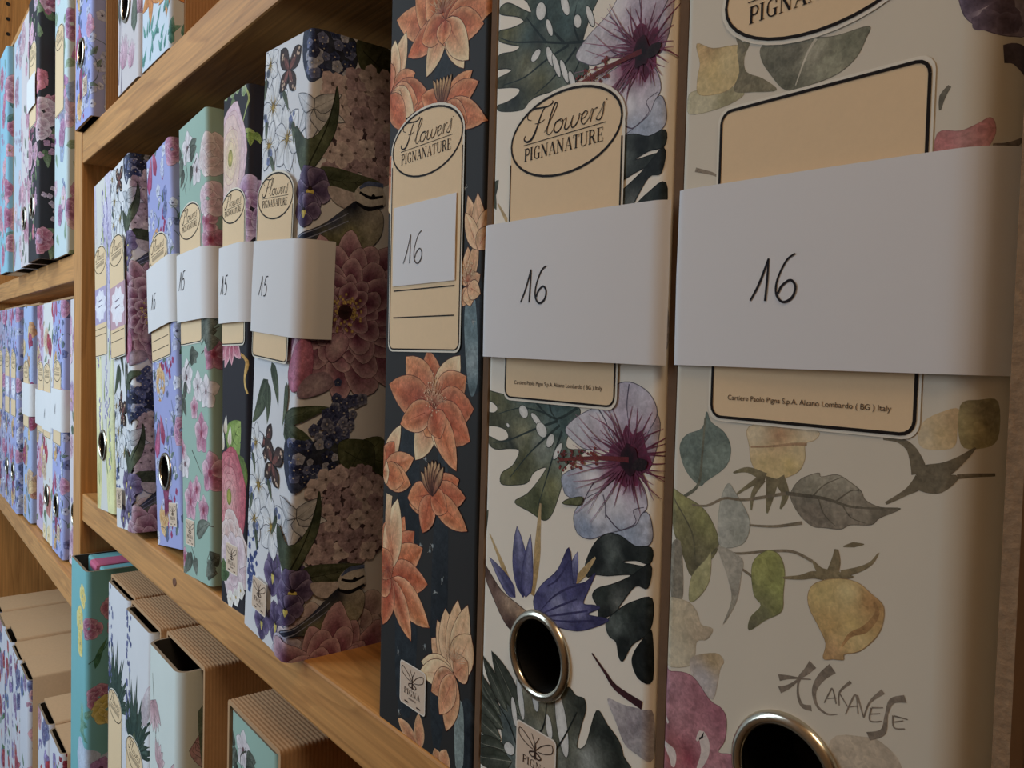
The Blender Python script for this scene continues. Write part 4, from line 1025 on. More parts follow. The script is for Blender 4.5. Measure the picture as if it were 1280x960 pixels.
    for i in range(40):
        a.disc(([(40.8,144.6)][0][0] + rng.gauss(0, 4.0), [(40.8,145.6)][0][1] + rng.gauss(0, 4.5)), .5, .5, (246, 214, 170), (196, 120, 84), k=6)
    # half flower, left
    fl([(1,110.1)], [(16,132.1),(10.7,124.4),(27.3,119.1),(25.1,107.5),(19.6,108.2),(6.8,110.8),(-7.2,125.7)], 13, st=False, cream=(0, 5))
    fl([(40.6,105.7)], [(24.1,98.9),(22.6,101.5),(60.5,114.5),(65.1,108.1),(66.7,95.5),(34.9,88.9),(52.9,100.9)], 13, st=False)
    for k in range(7):
        t = np.array([(32.7,114.2)][0]) + (np.array([(49.5,117.6)][0]) - np.array([(32.7,114.2)][0])) * k / 6
        a.petal((41.9,105.2), (t[0], t[1] + 4 * math.sin(k * .5)), 4.2, (130, 60, 42), (232, 190, 130), ce=(80, 42, 30), fat=1.2, outline=(70, 36, 26), ow=.4)
    # flower with long petals
    fl([(7,66.6)], [(20.2,93.3),(28.5,88.4),(35.2,82.7),(39.5,68.5),(6.1,90.1),(14.4,100.2)], 17, st=False, cream=(5,))
    fl([(10,64.3)], [(41.4,51.1),(27.5,41.4),(3.4,41.8),(-4.7,56.3),(-2.3,75)], 15, st=False)
    a.stroke([(7.2,100.6),(6.3,85.7),(11,74.8)], 5, 1, (240, 206, 156), (200, 110, 70), wm=4)
    radial(a, [(6.9,68)][0], 24, 4, 9, (150, 62, 44), (232, 160, 110), .5)
    # cream flower low on the right
    fl([(58.8,37.5)], [(42.8,47.4),(46.9,56),(52.5,62.2),(61.1,67.8),(67.8,67.6),(70.3,56.7)], 15, tone=.62, st=False)
    fl([(59.9,37.9)], [(35.6,35.5),(34.5,30.9),(43.6,25.6),(55,13.5),(50,18.4),(68.6,45.9)], 13, tone=.35, st=False, cream=(0, 1))
    radial(a, [(59.7,43.1)][0], 40, 3, 9, (190, 120, 80), (250, 224, 180), .45, .2, 2.9)
    for b, t in (([(34.4,-1.6)], [(17.8,5)]), ([(35.7,-1.7)], [(34.4,13.3)]), ([(50.8,-3.1)], [(46.9,3.5)]), ([(53.2,-2.7)], [(55.2,6.2)])):
        a.petal(b[0], t[0], 8, (176, 96, 60), (232, 166, 110), ce=(236, 190, 140), fat=.9)

def garden(a, detail=1.0):
    """white blossoms, butterflies, blue tits, hydrangea and dark peonies on white"""
    HY = [(206, 182, 190), (222, 200, 204), (186, 160, 172), (232, 216, 216)]
    DG, LG = (58, 70, 52), (104, 118, 84)
    o = a.off.copy()
    PER = 204.7
    def dogwood(p, r, rot=0.0):
        for i in range(6):
            t = rot + i * 1.047
            a.petal(p, (p[0] + r * math.cos(t), p[1] + r * math.sin(t)), r * .72, (226, 226, 222), (238, 240, 244), ce=(204, 208, 216), fat=1.1, outline=(78, 82, 96), ow=.4, vein=(140, 146, 156))
        radial(a, p, 18, r * .15, r * .42, (120, 92, 30), (206, 166, 60), .7)
        a.disc(p, r * .12, r * .12, (196, 158, 60), (120, 96, 40), k=8)
    def lily(p, s):
        for t in (-2.4, -1.7, -1.0, -.2, .6, 2.6):
            a.petal(p, (p[0] + s * math.cos(t), p[1] + s * math.sin(t)), s * .5, (196, 200, 204), (228, 230, 236), ce=(168, 174, 184), outline=(80, 84, 94), ow=.35, vein=(130, 134, 142))
    def violets(box, n, cols):
        for i in range(n):
            p = (rng.uniform(box[0], box[2]), rng.uniform(box[1], box[3])); c = rng.choice(cols)
            a.floret(p, rng.uniform(2.0, 3.6), 5, mix(c, (20, 20, 50), .4), c, cc=(214, 206, 190), rot=rng.uniform(0, 1), cr=.16)
    def pansy(p, s):
        for t, c in ((1.9, (98, 84, 128)), (1.0, (104, 88, 132)), (3.3, (116, 98, 146)), (-.1, (118, 102, 146)), (-1.57, (86, 70, 116))):
            a.petal(p, (p[0] + s * math.cos(t), p[1] + s * math.sin(t)), s * 1.0, (60, 46, 84), c, ce=(164, 152, 190), fat=1.3, outline=(54, 44, 76), ow=.25)
        a.petal(p, (p[0], p[1] - s * .5), s * .3, (228, 208, 96), (206, 188, 100)); a.disc(p, s * .09, s * .09, (60, 46, 30), (40, 26, 40), k=6)
    for dv in (0.0, -PER):
        a.off = o + (0, dv)
        # stems on the spine
        for q in ([(31.1,302.6),(30.2,280),(41.8,260.9),(47.6,250.4)], [(7.5,318.7),(5.4,304.7),(13,282.4)], [(40.2,276.1),(45.8,268),(48.5,256.5)]): a.stroke(q, .5, .4, (96, 104, 84))
        dogwood([(16.5,289.1)][0], 19, .3); dogwood([(37,270.3)][0], 18, .8); dogwood([(12.6,269.3)][0], 14, .1); dogwood([(10,311.7)][0], 12, .5)
        for q in ([(7.7,283.2)], [(14.9,263.8)], [(43.1,278.2)], [(28.5,295.5)], [(5.3,306)]): a.spray(q[0], 4, 4, 2.2, [((90, 104, 150), (140, 152, 196)), ((60, 70, 90), (120, 126, 140))]); a.leaf(q[0], (q[0][0] + rng.uniform(-9, 9), q[0][1] - 12), 4, (70, 84, 66), (120, 132, 104), nv=1)
        a.off = o + (0, dv)
        # blue and dark flowers round the top of the corner
        a.field([(52.4,320.4),(63.7,320.4),(74.2,321.4),(83.9,319.1),(85.8,309.8),(80.8,300.1),(68.7,298.6),(61,294.4),(52.4,306)], [((62.7,313.7), (50, 58, 84)), ((74.8,309.6), (36, 40, 58)), ((69.9,301.2), (70, 82, 116)), ((82.6,316.4), (54, 60, 62))])
        B = [(57.6,299),(83.7,322.7)]
        violets((min(B[0][0], B[1][0]), min(B[0][1], B[1][1]), max(B[0][0], B[1][0]), max(B[0][1], B[1][1])), 40, [(62, 76, 120), (50, 58, 92), (120, 132, 176), (190, 196, 214)])
        a.field([(85.2,320.1),(96.5,321.1),(105.5,317.1),(106.4,302.2),(98.9,305.5),(91.8,302.6),(85.8,309.8)], [((92.6,313.9), (84, 92, 62)), ((101.7,307.4), (66, 74, 48))], outline=(44, 50, 36))
        for q in ([(88.3,315.3),(95.6,311),(103.1,307.7)], [(91.8,303.9),(95.6,311),(99.6,318.1)]): a.stroke(q, .5, .3, (50, 56, 38))
        # hydrangea
        a.hydrangea([(70.3,291.7),(78,300.7),(91.8,303.9),(106.3,303.4),(114.8,288.6),(116.5,262.9),(103.4,254.3),(91.7,255),(80.4,254.5),(70.8,255.4),(74.1,270.7)], 46, 6.0, HY, (74, 58, 66))
        # white lily and the long leaf
        lily([(63.6,281.9)][0], 17)
        a.field([(74.9,295.1),(76.7,285.8),(75.3,273.3),(70.5,262.7),(64.3,253.1),(60.8,248.6),(53.2,256.1),(47.3,267.8),(48.1,275.1),(61,267),(69.8,275.9),(73.3,286.3)], [((53.5,267), (58, 70, 52)), ((64,259.1), (84, 96, 70)), ((73.5,282.7), (62, 74, 56)), ((67.5,269.4), (104, 116, 88))], outline=(40, 48, 36))
        a.stroke([(74.9,293.9),(71.1,276.2),(64,259.1),(60.7,249.2)], .5, .8, (42, 50, 38))
        a.leaf((64.5,249.5), (102,252.8), 13, (70, 80, 58), (92, 98, 74), bend=-.05)
        # pansies and the blue tit
        pansy([(63.4,243.3)][0], 12); pansy([(60.6,233.2)][0], 9)
        a.field([(72.7,245.9),(83.7,245),(89.5,243.3),(84.2,236.3),(75.7,238.9)], [((78.3,241.7), (196, 186, 186))])
        a.field([(55.5,218.8),(65.7,224),(73.5,228.7),(84.1,237.5),(89.6,240.8),(98.4,239.4),(104.5,235),(103.7,224.5),(96.7,217.3),(85.2,216.7),(76.9,215.3),(68.6,218.2)], [((63.2,221.3), (40, 48, 78)), ((76.2,230.2), (58, 68, 104)), ((86.9,237.9), (34, 38, 56)), ((84.9,222.4), (150, 146, 92)), ((96.2,226.3), (176, 172, 150)), ((74,218.7), (120, 118, 80)), ((100,235.8), (190, 186, 176))], outline=(34, 36, 46))
        a.disc([(96.6,244.3)][0], 9, 7, (214, 212, 206), (196, 194, 190), wob=.1)
        a.stroke([(90.1,245.3),(96.7,243.3),(103.9,245.1)], 1.2, 1.0, (26, 26, 34), wm=1.8); a.stroke([(88.2,240),(95.5,237.5),(104.2,240.2)], 1.0, 1.4, (26, 26, 34), wm=2.4); a.disc([(98.1,244.3)][0], 1.1, 1.1, (20, 18, 18), (20, 18, 18))
        a.stroke([(90,247.2),(94.8,250.2),(103.6,250.5)], 1.0, 2.0, (92, 112, 160), wm=2.6)
        for q in ([(57,219.4),(71,225.9),(84.3,233.8)], [(60.7,217.9),(72.4,223.6),(84.5,230)]): a.stroke(q, .5, .4, (150, 160, 190))
        # butterfly
        a.butterfly([(35.6,304.9)][0], 14, (150, 84, 74), (58, 44, 42), rot=-.12)
        # dark peony
        c = [(84.9,183.5)][0]
        a.ruffle(c, 42, 15, 6, (92, 34, 64), (170, 108, 134), (232, 210, 216))
        for i in range(70):
            t = rng.uniform(0, 6.28); q = rng.uniform(3, 11); a.disc((c[0] + q * math.cos(t), c[1] + q * math.sin(t)), .8, .9, (226, 196, 120), (150, 116, 60), k=6)
        a.disc(c, 4, 4, (40, 26, 26), (70, 40, 46))
        a.blob([(75.3,166.4),(81.9,173),(87.8,169.3),(86,162.8),(79.9,157.5),(75.6,160)], (206, 176, 186), (168, 122, 142), outline=(120, 70, 96))
        a.blob([(61,167.1),(65.6,169.9),(68.8,159.9),(66.7,147.1),(57.5,141.4),(51.7,151)], (206, 130, 160), (176, 100, 130), outline=(130, 70, 96))
        a.blob([(65.2,149.6),(76,152.2),(80.5,145.8),(72.4,140.6),(61.7,139.5)], (190, 168, 180), (150, 122, 140))
        # thin leaves, hyacinth, round leaf
        for b, t, w in (([(28.1,154)], [(39,131.1)], 8), ([(50.7,145.7)], [(46.7,121.6)], 5), ([(23.9,144.1)], [(2.6,117.6)], 13), ([(49.6,124.7)], [(79.7,133.3)], 9), ([(49.8,123.4)], [(73.9,110.6)], 10), ([(24,142.7)], [(24.7,119.6)], 8), ([(49.9,122.1)], [(63.1,107.4)], 8)):
            a.leaf(b[0], t[0], w, DG, LG, nv=3)
        for i in range(80):
            t = rng.random(); p = np.array([(89.6,135.1)][0]) * (1 - t) + np.array([(67.5,100.6)][0]) * t
            a.floret((p[0] + rng.gauss(0, 6), p[1] + rng.gauss(0, 4)), rng.uniform(2.4, 3.8), 5, (44, 50, 84), rng.choice([(76, 86, 132), (110, 120, 170), (176, 180, 204)]), cc=(200, 196, 200), rot=rng.random())
        a.field([(90.9,111),(99.5,116),(110,116.8),(115.2,108.3),(115.9,97),(106.8,93.5),(94.7,95.9),(89.1,103)], [((97,106.6), (92, 102, 66)), ((105.8,111.6), (112, 122, 82)), ((109.6,98.9), (66, 76, 48))], outline=(48, 56, 36))
        for q in ([(101.5,106.3),(95.2,112.1)], [(101.5,106.3),(108.7,114.2)], [(101.5,106.3),(112.4,102.9)], [(101.5,106.3),(97.6,97)], [(101.5,106.3),(91.3,104.2)]): a.stroke(q, .6, .3, (56, 64, 42), smooth=False)
        a.butterfly([(25.8,108.7)][0], 11, (150, 84, 74), (58, 44, 42), rot=.5)
        # lower hyacinth on the spine
        for i in range(40):
            t = rng.random(); p = np.array([(11,55.6)][0]) * (1 - t) + np.array([(8.7,21.4)][0]) * t
            a.floret((p[0] + rng.gauss(0, 4.5), p[1]), rng.uniform(1.6, 2.6), 4, (48, 62, 120), rng.choice([(84, 104, 168), (110, 128, 190)]), rot=rng.random())
        # pansies near the foot and the pale peonies under them
        for p, s in (([(41.5,41.7)], 13), ([(59.2,33.7)], 12), ([(28.7,10.8)], 11), ([(47.6,16.1)], 12), ([(63.3,42.6)], 10)): pansy(p[0], s)
        a.ruffle([(76.2,4.9)][0], 26, 10, 3, (140, 110, 120), (214, 192, 196), (236, 224, 222))
        a.ruffle([(98.3,1.6)][0], 30, 10, 3, (136, 106, 118), (210, 188, 192), (234, 222, 220))
        a.ruffle([(59.1,2.6)][0], 12, 7, 2, (150, 140, 170), (206, 198, 216), (220, 214, 226))
    a.off = o

def garden_deep(a):
    """the same garden print carried on towards the back of the file's side"""
    garden(a)
    for i in range(9):
        p = (rng.uniform(150, 320), rng.uniform(10, 310)); a.leaf(p, (p[0] + rng.uniform(-30, 30), p[1] + rng.uniform(-30, 30)), 14, (58, 70, 52), (104, 118, 84))
    for p in ((165, 250), (230, 60), (290, 200)): a.hydrangea([(p[0] - 28, p[1]), (p[0] - 10, p[1] + 30), (p[0] + 26, p[1] + 22), (p[0] + 30, p[1] - 14), (p[0], p[1] - 30)], 22, 6, [(206, 182, 190), (222, 200, 204), (186, 160, 172)], (74, 58, 66))
    for p in ((150, 150), (210, 190), (270, 110), (180, 30), (300, 290), (240, 280)): a.ruffle(p, 26, 11, 4, (92, 34, 64), (170, 108, 134), (232, 210, 216))

def mint(a):
    """magnolia and orchid sprays on mint green"""
    PK = [(226, 180, 196), (236, 206, 214), (206, 140, 166)]
    o = a.off.copy()
    for dv in (0.0,):
        a.off = o + (0, dv)
        # white magnolia branch on the spine, grey twig leaves
        for q in ([(16.9,299.9),(11,287.9),(18.6,269.5)], [(11.5,148.4),(8.1,131.8),(4.7,115),(-7.6,87.6)]): a.stroke(q, 1.2, .6, (96, 100, 92))
        for p, r in (([(22.4,301.9)], 13), ([(42.7,282.2)], 12), ([(62.7,291.4)], 10), ([(15.6,140)], 14), ([(40,132.8)], 12), ([(9,78.3)], 12), ([(57.2,129.3)], 13)):
            for i in range(5):
                t = i * 1.257 + .3; p0 = p[0]
                a.petal(p0, (p0[0] + r * math.cos(t), p0[1] + r * math.sin(t)), r * .8, (206, 190, 196), (240, 236, 236), ce=(214, 208, 208), outline=(140, 136, 138), ow=.25, fat=1.1)
            a.disc(p[0], 1.6, 2.2, (120, 70, 84), (90, 60, 60))
        for b, t, w in (([(11.3,298)], [(-0.5,283.7)], 10), ([(27.7,298.9)], [(43.5,303)], 10), ([(5.2,128.5)], [(-1.1,108.2)], 8), ([(22.4,151.3)], [(43.3,155.1)], 10), ([(-6.5,118.4)], [(-21.5,111.4)], 8), ([(22.7,158.1)], [(38,149.2)], 12)):
            a.leaf(b[0], t[0], w, (84, 92, 80), (130, 138, 124), nv=2)
        for q in ([(27.9,303.8),(17.9,296.3),(21.7,282.1),(10.5,274.6)], [(43,290.2),(32.4,283),(26.7,271.1)], [(48.6,161.4),(63.6,169.8),(69.8,173.2)], [(48.3,155.1),(63.5,160.5),(71.2,162.3)], [(22.4,151.3),(11.2,141.7),(21.6,128.3)], [(-21.4,113.1),(-6.8,109.8),(4.3,103.2)], [(25.5,89),(35.7,81.4),(45.5,73.9)], [(33.2,11.9),(23.1,20.2),(18.1,29.4)], [(61.8,7.4),(55.7,15.3),(62,22.8)], [(33.9,33),(54.1,40.1),(64.5,39.4)]): a.stroke(q, 1.2, .6, (70, 72, 62), (110, 112, 100))
        for b, t, w in (([(13.8,289)], [(5,277.4)], 9), ([(32.6,287.8)], [(26.9,276)], 8), ([(27.5,294)], [(43.3,298.2)], 11), ([(5.7,297.6)], [(3.2,308.4)], 9), ([(53.6,165.8)], [(68.2,170)], 13), ([(51.4,170.7)], [(63.7,174.5)], 12), ([(13.8,136.7)], [(5,123.4)], 9), ([(22.5,152.9)], [(38.3,157)], 11), ([(5.1,125.1)], [(12.9,111.7)], 9), ([(61.9,16.6)], [(68.1,20.4)], 12), ([(55.5,9.1)], [(66.4,8.3)], 12), ([(23,16.9)], [(11.7,2.1)], 9)): a.leaf(b[0], t[0], w, (62, 68, 58), (122, 128, 112), nv=3)
        # pink orchids
        for p, r in (([(46.4,100.9)], 15), ([(21.6,52.7)], 15), ([(61.8,75.2)], 15), ([(64.3,230.7)], 13), ([(65.7,154.1)], 12), ([(35,62)], 10), ([(3.8,88.1)], 8), ([(49.6,49)], 11), ([(31.8,118.4)], 9), ([(6.6,11.3)], 8), ([(61.2,243.4)], 9)):
            p0 = p[0]
            for i in range(5):
                t = i * 1.257 + 1.57; c = rng.choice(PK)
                a.petal(p0, (p0[0] + r * math.cos(t), p0[1] + r * math.sin(t)), r * .85, (170, 84, 116), c, ce=mix(c, (250, 240, 244), .4), fat=1.1, outline=(150, 90, 112), ow=.22)
            a.disc(p0, 2.2, 2.8, (140, 40, 70), (196, 110, 130))
        for b, t, w in (([(33.9,31.3)], [(62.2,41.2)], 12), ([(28.1,14.4)], [(32.9,2.2)], 12), ([(17.6,16.2)], [(0.5,-3.1)], 9), ([(63.4,16.4)], [(52.9,5.5)], 10), ([(48.8,167.8)], [(69.9,176.3)], 14), ([(58.3,160.8)], [(69.7,163.8)], 12)):
            a.leaf(b[0], t[0], w, (88, 96, 84), (140, 148, 134), nv=2)
        # pale blossom on the side
        a.ruffle([(62.3,258.5)][0], 13, 7, 2, (206, 160, 176), (232, 206, 212), (240, 226, 228))
        a.ruffle([(64.2,287.7)][0], 15, 6, 2, (200, 170, 170), (230, 214, 210), (238, 228, 224))
    a.off = o

def night(a):
    """ranunculus and sweet peas on near-black"""
    o = a.off.copy()
    # pale pink-and-yellow ranunculus up high, green stem
    a.stroke([(40.9,319.2),(44.7,310.6),(37,299.3),(28.6,293.6)], 1.4, 1.4, (176, 190, 110))
    a.stroke([(28.6,292.1),(44.8,292.1),(51.7,285.2)], 1.4, .8, (164, 182, 96), wm=3)
    a.leaf((44.8,291.4), (45.6,282.7), 5, (120, 150, 60), (176, 196, 100)); a.leaf((47.1,290.3), (52.5,286.1), 5, (120, 150, 60), (176, 196, 100))
    for p in [(8.2,318.5),(19.5,317.2),(38.9,313.8),(28.2,318)]:
        a.petal(p, (p[0] - 2, p[1] + 12), 8, (120, 150, 80), (236, 238, 226), ce=(206, 214, 190))
    a.leaf((23.9,314.5), (12.9,307.9), 12, (84, 104, 60), (150, 166, 110))
    a.ranunculus([(15.5,280.9)][0], 26, 34, (232, 196, 206), (240, 214, 150), (226, 200, 110), rings=8, line=(206, 150, 160))
    # mauve sweet pea beside the label
    a.ruffle([(47,245.7)][0], 18, 6, 3, (150, 96, 140), (206, 166, 196), (230, 206, 224))
    # pink petals under the label
    for b, t in (([(15.1,164.5)], [(-2.2,154.2)]), ([(15.1,164.5)], [(6.7,149.8)]), ([(19.3,164.5)], [(19.5,151.4)]), ([(6.5,164.7)], [(-11.3,158.8)]), ([(23.5,164.4)], [(35.7,155.8)])):
        a.petal(b[0], t[0], 10, (176, 70, 96), (232, 160, 172), ce=(240, 196, 200))
    a.stroke([(35.7,158.4),(44.1,154.1),(41.8,142.9),(44.9,134.5)], 2, 1, (206, 150, 70), (240, 200, 110), wm=3)
    # lower: lime leaf, white buds, big red-pink ranunculus, pale peony
    a.leaf((16.1,93.8), (36.3,117.1), 30, (112, 146, 60), (176, 200, 100))
    a.leaf((32.6,96.8), (41,69.2), 16, (96, 120, 54), (140, 164, 80))
    for p in [(0.8,102.9),(8.2,107.9),(16,101.1),(3.1,97)]: a.petal(p, (p[0] + 2, p[1] + 12), 7, (206, 180, 150), (244, 240, 232))
    a.ranunculus([(16.5,68.7)][0], 27, 33, (206, 96, 110), (236, 186, 176), (196, 190, 80), rings=9, line=(170, 50, 76))
    a.ruffle([(21.1,40)][0], 22, 7, 3, (206, 160, 150), (236, 212, 206), (244, 228, 222))
    a.ruffle([(25.5,24.8)][0], 22, 7, 2, (206, 170, 180), (232, 210, 214), (240, 226, 226))
    a.leaf((13,14.7), (6.3,28.3), 16, (70, 96, 56), (110, 136, 80))
    for p in ((30, 8), (38, 14), (20, 5)): a.floret(p, 6, 6, (230, 220, 206), (246, 240, 232), cc=(220, 180, 80))
    for i in range(16): p = (rng.uniform(4, 60), rng.uniform(4, 316)); a.disc(p, .5, .5, (96, 96, 110), (70, 70, 80), k=6)

def lilac(a, n=1.0, seed=3):
    """small meadow flowers and a striped bloom scattered on lilac blue"""
    rr = random.Random(seed)
    for dv in (0, 110, 220):
        a.disc((26, 20 + dv), 11, 15, (226, 178, 110), (214, 150, 96), wob=.2); a.ruffle((24, 22 + dv), 13, 6, 2, (206, 140, 76), (236, 196, 130), (244, 214, 160))
        for i in range(12):
            t = rr.uniform(0, 6.28); a.floret((46 + rr.gauss(0, 7), 38 + dv + rr.gauss(0, 14)), 3.2, 4, (150, 40, 92), (196, 84, 130), rot=t)
        for i in range(56):
            p = (rr.uniform(0, 100), dv + rr.uniform(0, 110)); c = rr.choice([(214, 220, 244), (120, 132, 190), (206, 212, 240), (232, 236, 250), (110, 122, 160)])
            a.floret(p, rr.uniform(3, 7), 5, mix(c, (90, 90, 150), .3), c, rot=rr.random(), outline=(96, 104, 150), cc=(90, 90, 130))
        for i in range(16):
            p = (rr.uniform(0, 100), dv + rr.uniform(0, 100)); t = rr.uniform(.6, 2.4)
            a.stroke([p, (p[0] + 8 * math.cos(t), p[1] + 8 * math.sin(t)), (p[0] + 18 * math.cos(t + .4), p[1] + 18 * math.sin(t + .4))], .8, .4, (84, 104, 110))
            a.leaf(p, (p[0] + 10 * math.cos(t - .7), p[1] + 10 * math.sin(t - .7)), 4, (96, 116, 112), (132, 150, 140), nv=0)
        a.petal((8, 70 + dv), (18, 100 + dv), 14, (196, 84, 130), (226, 150, 176), ce=(170, 60, 110)); a.petal((30, 80 + dv), (22, 105 + dv), 12, (170, 60, 100), (214, 120, 150))
        a.ruffle((70, 90 + dv), 12, 6, 2, (176, 96, 140), (214, 156, 190), (232, 196, 216))
    # long-beaked magenta bloom near the foot
    for t in (-1.9, -1.5, -1.1): a.petal((32, 42), (32 + 16 * math.cos(t), 42 + 20 * math.sin(t)), 8, (150, 56, 96), (120, 40, 80))
    a.disc((32, 46), 8, 12, (176, 84, 120), (140, 56, 96))

def lavender(a):
    """yellow and lilac wash with lavender spikes"""
    a.field([(-4, 0), (18, 0), (30, 100), (20, 200), (10, 320), (-4, 320)], [((5, 20), (228, 220, 150)), ((10, 120), (236, 232, 180)), ((5, 200), (222, 214, 150)), ((10, 300), (206, 200, 222))])
    a.field([(50, 0), (75, 0), (75, 140), (60, 120), (46, 60)], [((60, 40), (232, 228, 160)), ((70, 120), (226, 226, 180))])
    a.field([(40, 200), (75, 180), (75, 320), (50, 320)], [((60, 250), (196, 188, 222)), ((60, 310), (216, 210, 230))])
    for x, y, h in ((60, 40, 70), (48, 90, 60), (66, 150, 70), (30, 200, 60), (58, 230, 70), (20, 60, 50), (40, 260, 50), (14, 140, 50)):
        a.stroke([(x - 4, y - 30), (x, y)], .8, .6, (120, 140, 90))
        for i in range(22): t = i / 22; a.disc((x + rng.gauss(0, 3.4 * (1 - t) + 1), y + t * h), 1.8, 2.2, rng.choice([(150, 136, 196), (176, 164, 214), (116, 104, 170), (206, 200, 230)]), (130, 120, 180), k=6)
    for i in range(16):
        p = (rng.uniform(0, 75), rng.uniform(0, 300)); a.leaf(p, (p[0] + rng.uniform(-8, 8), p[1] + rng.uniform(14, 30)), 4, (150, 164, 96), (196, 204, 130), nv=0)

def meadow(base, cols, leafc, seed, big=None, n=1.0):
    """a generic dense floral for the covers far along the shelves"""
    def f(a):
        rr = random.Random(seed)
        for i in range(int(22 * n)):
            p = (rr.uniform(-2, 105), rr.uniform(0, 320)); t = rr.uniform(0, 6.28)
            a.leaf(p, (p[0] + 22 * math.cos(t), p[1] + 22 * math.sin(t)), 10, leafc, mix(leafc, (220, 226, 200), .45), nv=1)
        for i in range(int(26 * n)):
            p = (rr.uniform(0, 100), rr.uniform(5, 315)); c = rr.choice(cols)
            k = rr.random()
            if k < .4: a.ruffle(p, rr.uniform(12, 20), 6, 2, mix(c, (90, 20, 50), .45), c, mix(c, (255, 250, 250), .5))
            elif k < .75:
                a.floret(p, rr.uniform(9, 16), 5, mix(c, (255, 255, 255), .2), c, cc=(206, 170, 70), rot=rr.random(), outline=mix(c, (40, 40, 60), .5))
            else:
                for j in range(9): a.floret((p[0] + rr.gauss(0, 7), p[1] + rr.gauss(0, 9)), rr.uniform(2.5, 4.5), 4, mix(c, (60, 60, 120), .4), c, rot=rr.random())
        if big: big(a)
    return f

def orange_lily(a):
    for p, r in (((30, 60), 30), ((75, 50), 26), ((30, 150), 26), ((80, 170), 28)):
        for i in range(6):
            t = i * 1.047 + .4; a.petal(p, (p[0] + r * math.cos(t), p[1] + r * math.sin(t)), r * .5, (206, 110, 50), (236, 170, 96), ce=(226, 140, 70), outline=(150, 60, 40), ow=.35, vein=(150, 60, 30))
        radial(a, p, 10, 5, 12, (120, 40, 30), (200, 120, 60), .7)
    for i in range(26):
        p = (rng.uniform(-2, 105), rng.uniform(0, 34)); t = rng.uniform(.5, 2.6)
        a.leaf(p, (p[0] + 14 * math.cos(t), p[1] + 14 * math.sin(t)), 5, (70, 140, 130), (150, 206, 196), nv=1)

def pink_magnolia(a):
    for p, r in (((24, 30), 20), ((50, 22), 16), ((55, 110), 20), ((20, 140), 18), ((70, 60), 14), ((60, 180), 20), ((20, 230), 22), ((60, 280), 20)):
        for i in range(6):
            t = 1.57 + (i - 2.5) * .42; a.petal((p[0], p[1] - r * .5), (p[0] + r * math.cos(t), p[1] + r * math.sin(t)), r * .55, (190, 120, 150), (236, 218, 224), ce=(214, 176, 190), outline=(130, 96, 110), ow=.3)
    for b, t, w in (((40, 60), (46, 100), 18), ((60, 40), (66, 80), 20), ((10, 60), (16, 110), 12), ((60, 90), (80, 60), 14), ((30, 200), (50, 170), 14)):
        a.leaf(b, t, w, (84, 96, 80), (120, 130, 112))
    for q in ([(6, 10), (10, 60), (4, 120)], [(14, 0), (18, 40), (12, 90)]): a.stroke(q, 2.4, 1.4, (120, 104, 128))

def citrus(a, du=0.0):
    """turquoise with yellow blooms, pink shells, a pale cloud and a fruit basket"""
    a.off = a.off + (du, 0)
    for p, s in (((18, 292), 12), ((6, 262), 16), ((8, 240), 12)): a.ruffle(p, s, 6, 2, (222, 190, 80), (240, 222, 120), (246, 236, 170))
    for p in ((34, 262), (58, 280), (44, 190), (62, 262)): a.ruffle(p, 12, 6, 2, (150, 70, 110), (206, 140, 170), (230, 190, 206))
    a.leaf((40, 220), (52, 250), 6, (60, 120, 90), (110, 160, 110)); a.stroke([(34, 226), (46, 236), (56, 252)], 1, .6, (60, 110, 90))
    a.ruffle((52, 176), 14, 6, 2, (196, 170, 70), (226, 206, 100), (236, 222, 150))
    for i in range(9): a.leaf((14 + rng.uniform(-12, 20), 150 + rng.uniform(-6, 20)), (14 + rng.uniform(-16, 26), 164 + rng.uniform(-10, 24)), 8, (96, 160, 140), (170, 206, 170), nv=1)
    a.disc((20, 122), 26, 20, (206, 220, 240), (190, 206, 232), wob=.14); a.disc((50, 114), 20, 16, (200, 216, 238), (186, 204, 230), wob=.14)
    a.floret((46, 116), 12, 5, (170, 120, 190), (196, 150, 206), cc=(120, 60, 120), outline=(110, 70, 130))
    for i in range(30):
        p = (rng.uniform(4, 62), rng.uniform(20, 88)); c = rng.choice([(206, 70, 50), (226, 196, 70), (120, 150, 70), (150, 170, 90), (196, 60, 60)])
        a.disc(p, rng.uniform(4, 7), rng.uniform(4, 7), mix(c, (255, 240, 200), .25), mix(c, (50, 50, 20), .2), wob=.1)
        a.leaf(p, (p[0] + rng.uniform(-10, 10), p[1] + rng.uniform(-10, 12)), 5, (70, 100, 50), (120, 150, 80), nv=0)

def tulips(a):
    """parrot tulips, fine leaves and brown spiral roses on white with a green cast"""
    for p, r, t0 in (((16, 280), 24, -1.2), ((30, 236), 20, 1.2), ((62, 238), 18, .4), ((20, 190), 18, 1.9), ((86, 270), 22, -.6), ((70, 130), 18, 1.0)):
        for i in range(5):
            t = t0 + (i - 2) * .35; a.petal(p, (p[0] + r * math.cos(t), p[1] + r * math.sin(t)), r * .5, (190, 140, 150), (232, 214, 214), ce=(206, 160, 166), outline=(110, 90, 96), ow=.3, vein=(160, 110, 120))
    for b, t, w in (((36, 205), (46, 180), 7), ((30, 200), (34, 226), 5), ((96, 300), (90, 250), 18), ((46, 170), (58, 184), 8), ((56, 186), (44, 172), 8)):
        a.leaf(b, t, w, (84, 104, 84), (150, 166, 146))
    for p in ((92, 190), (96, 168), (112, 182), (80, 172)):
        a.ranunculus(p, 13, 12, (96, 70, 64), (130, 96, 84), (60, 40, 40), rings=6, line=(46, 30, 30))
    for q in ([(40, 250), (46, 220), (40, 190)], [(60, 230), (56, 200), (50, 176)], [(14, 300), (22, 262), (30, 240)]): a.stroke(q, .7, .5, (120, 130, 110))

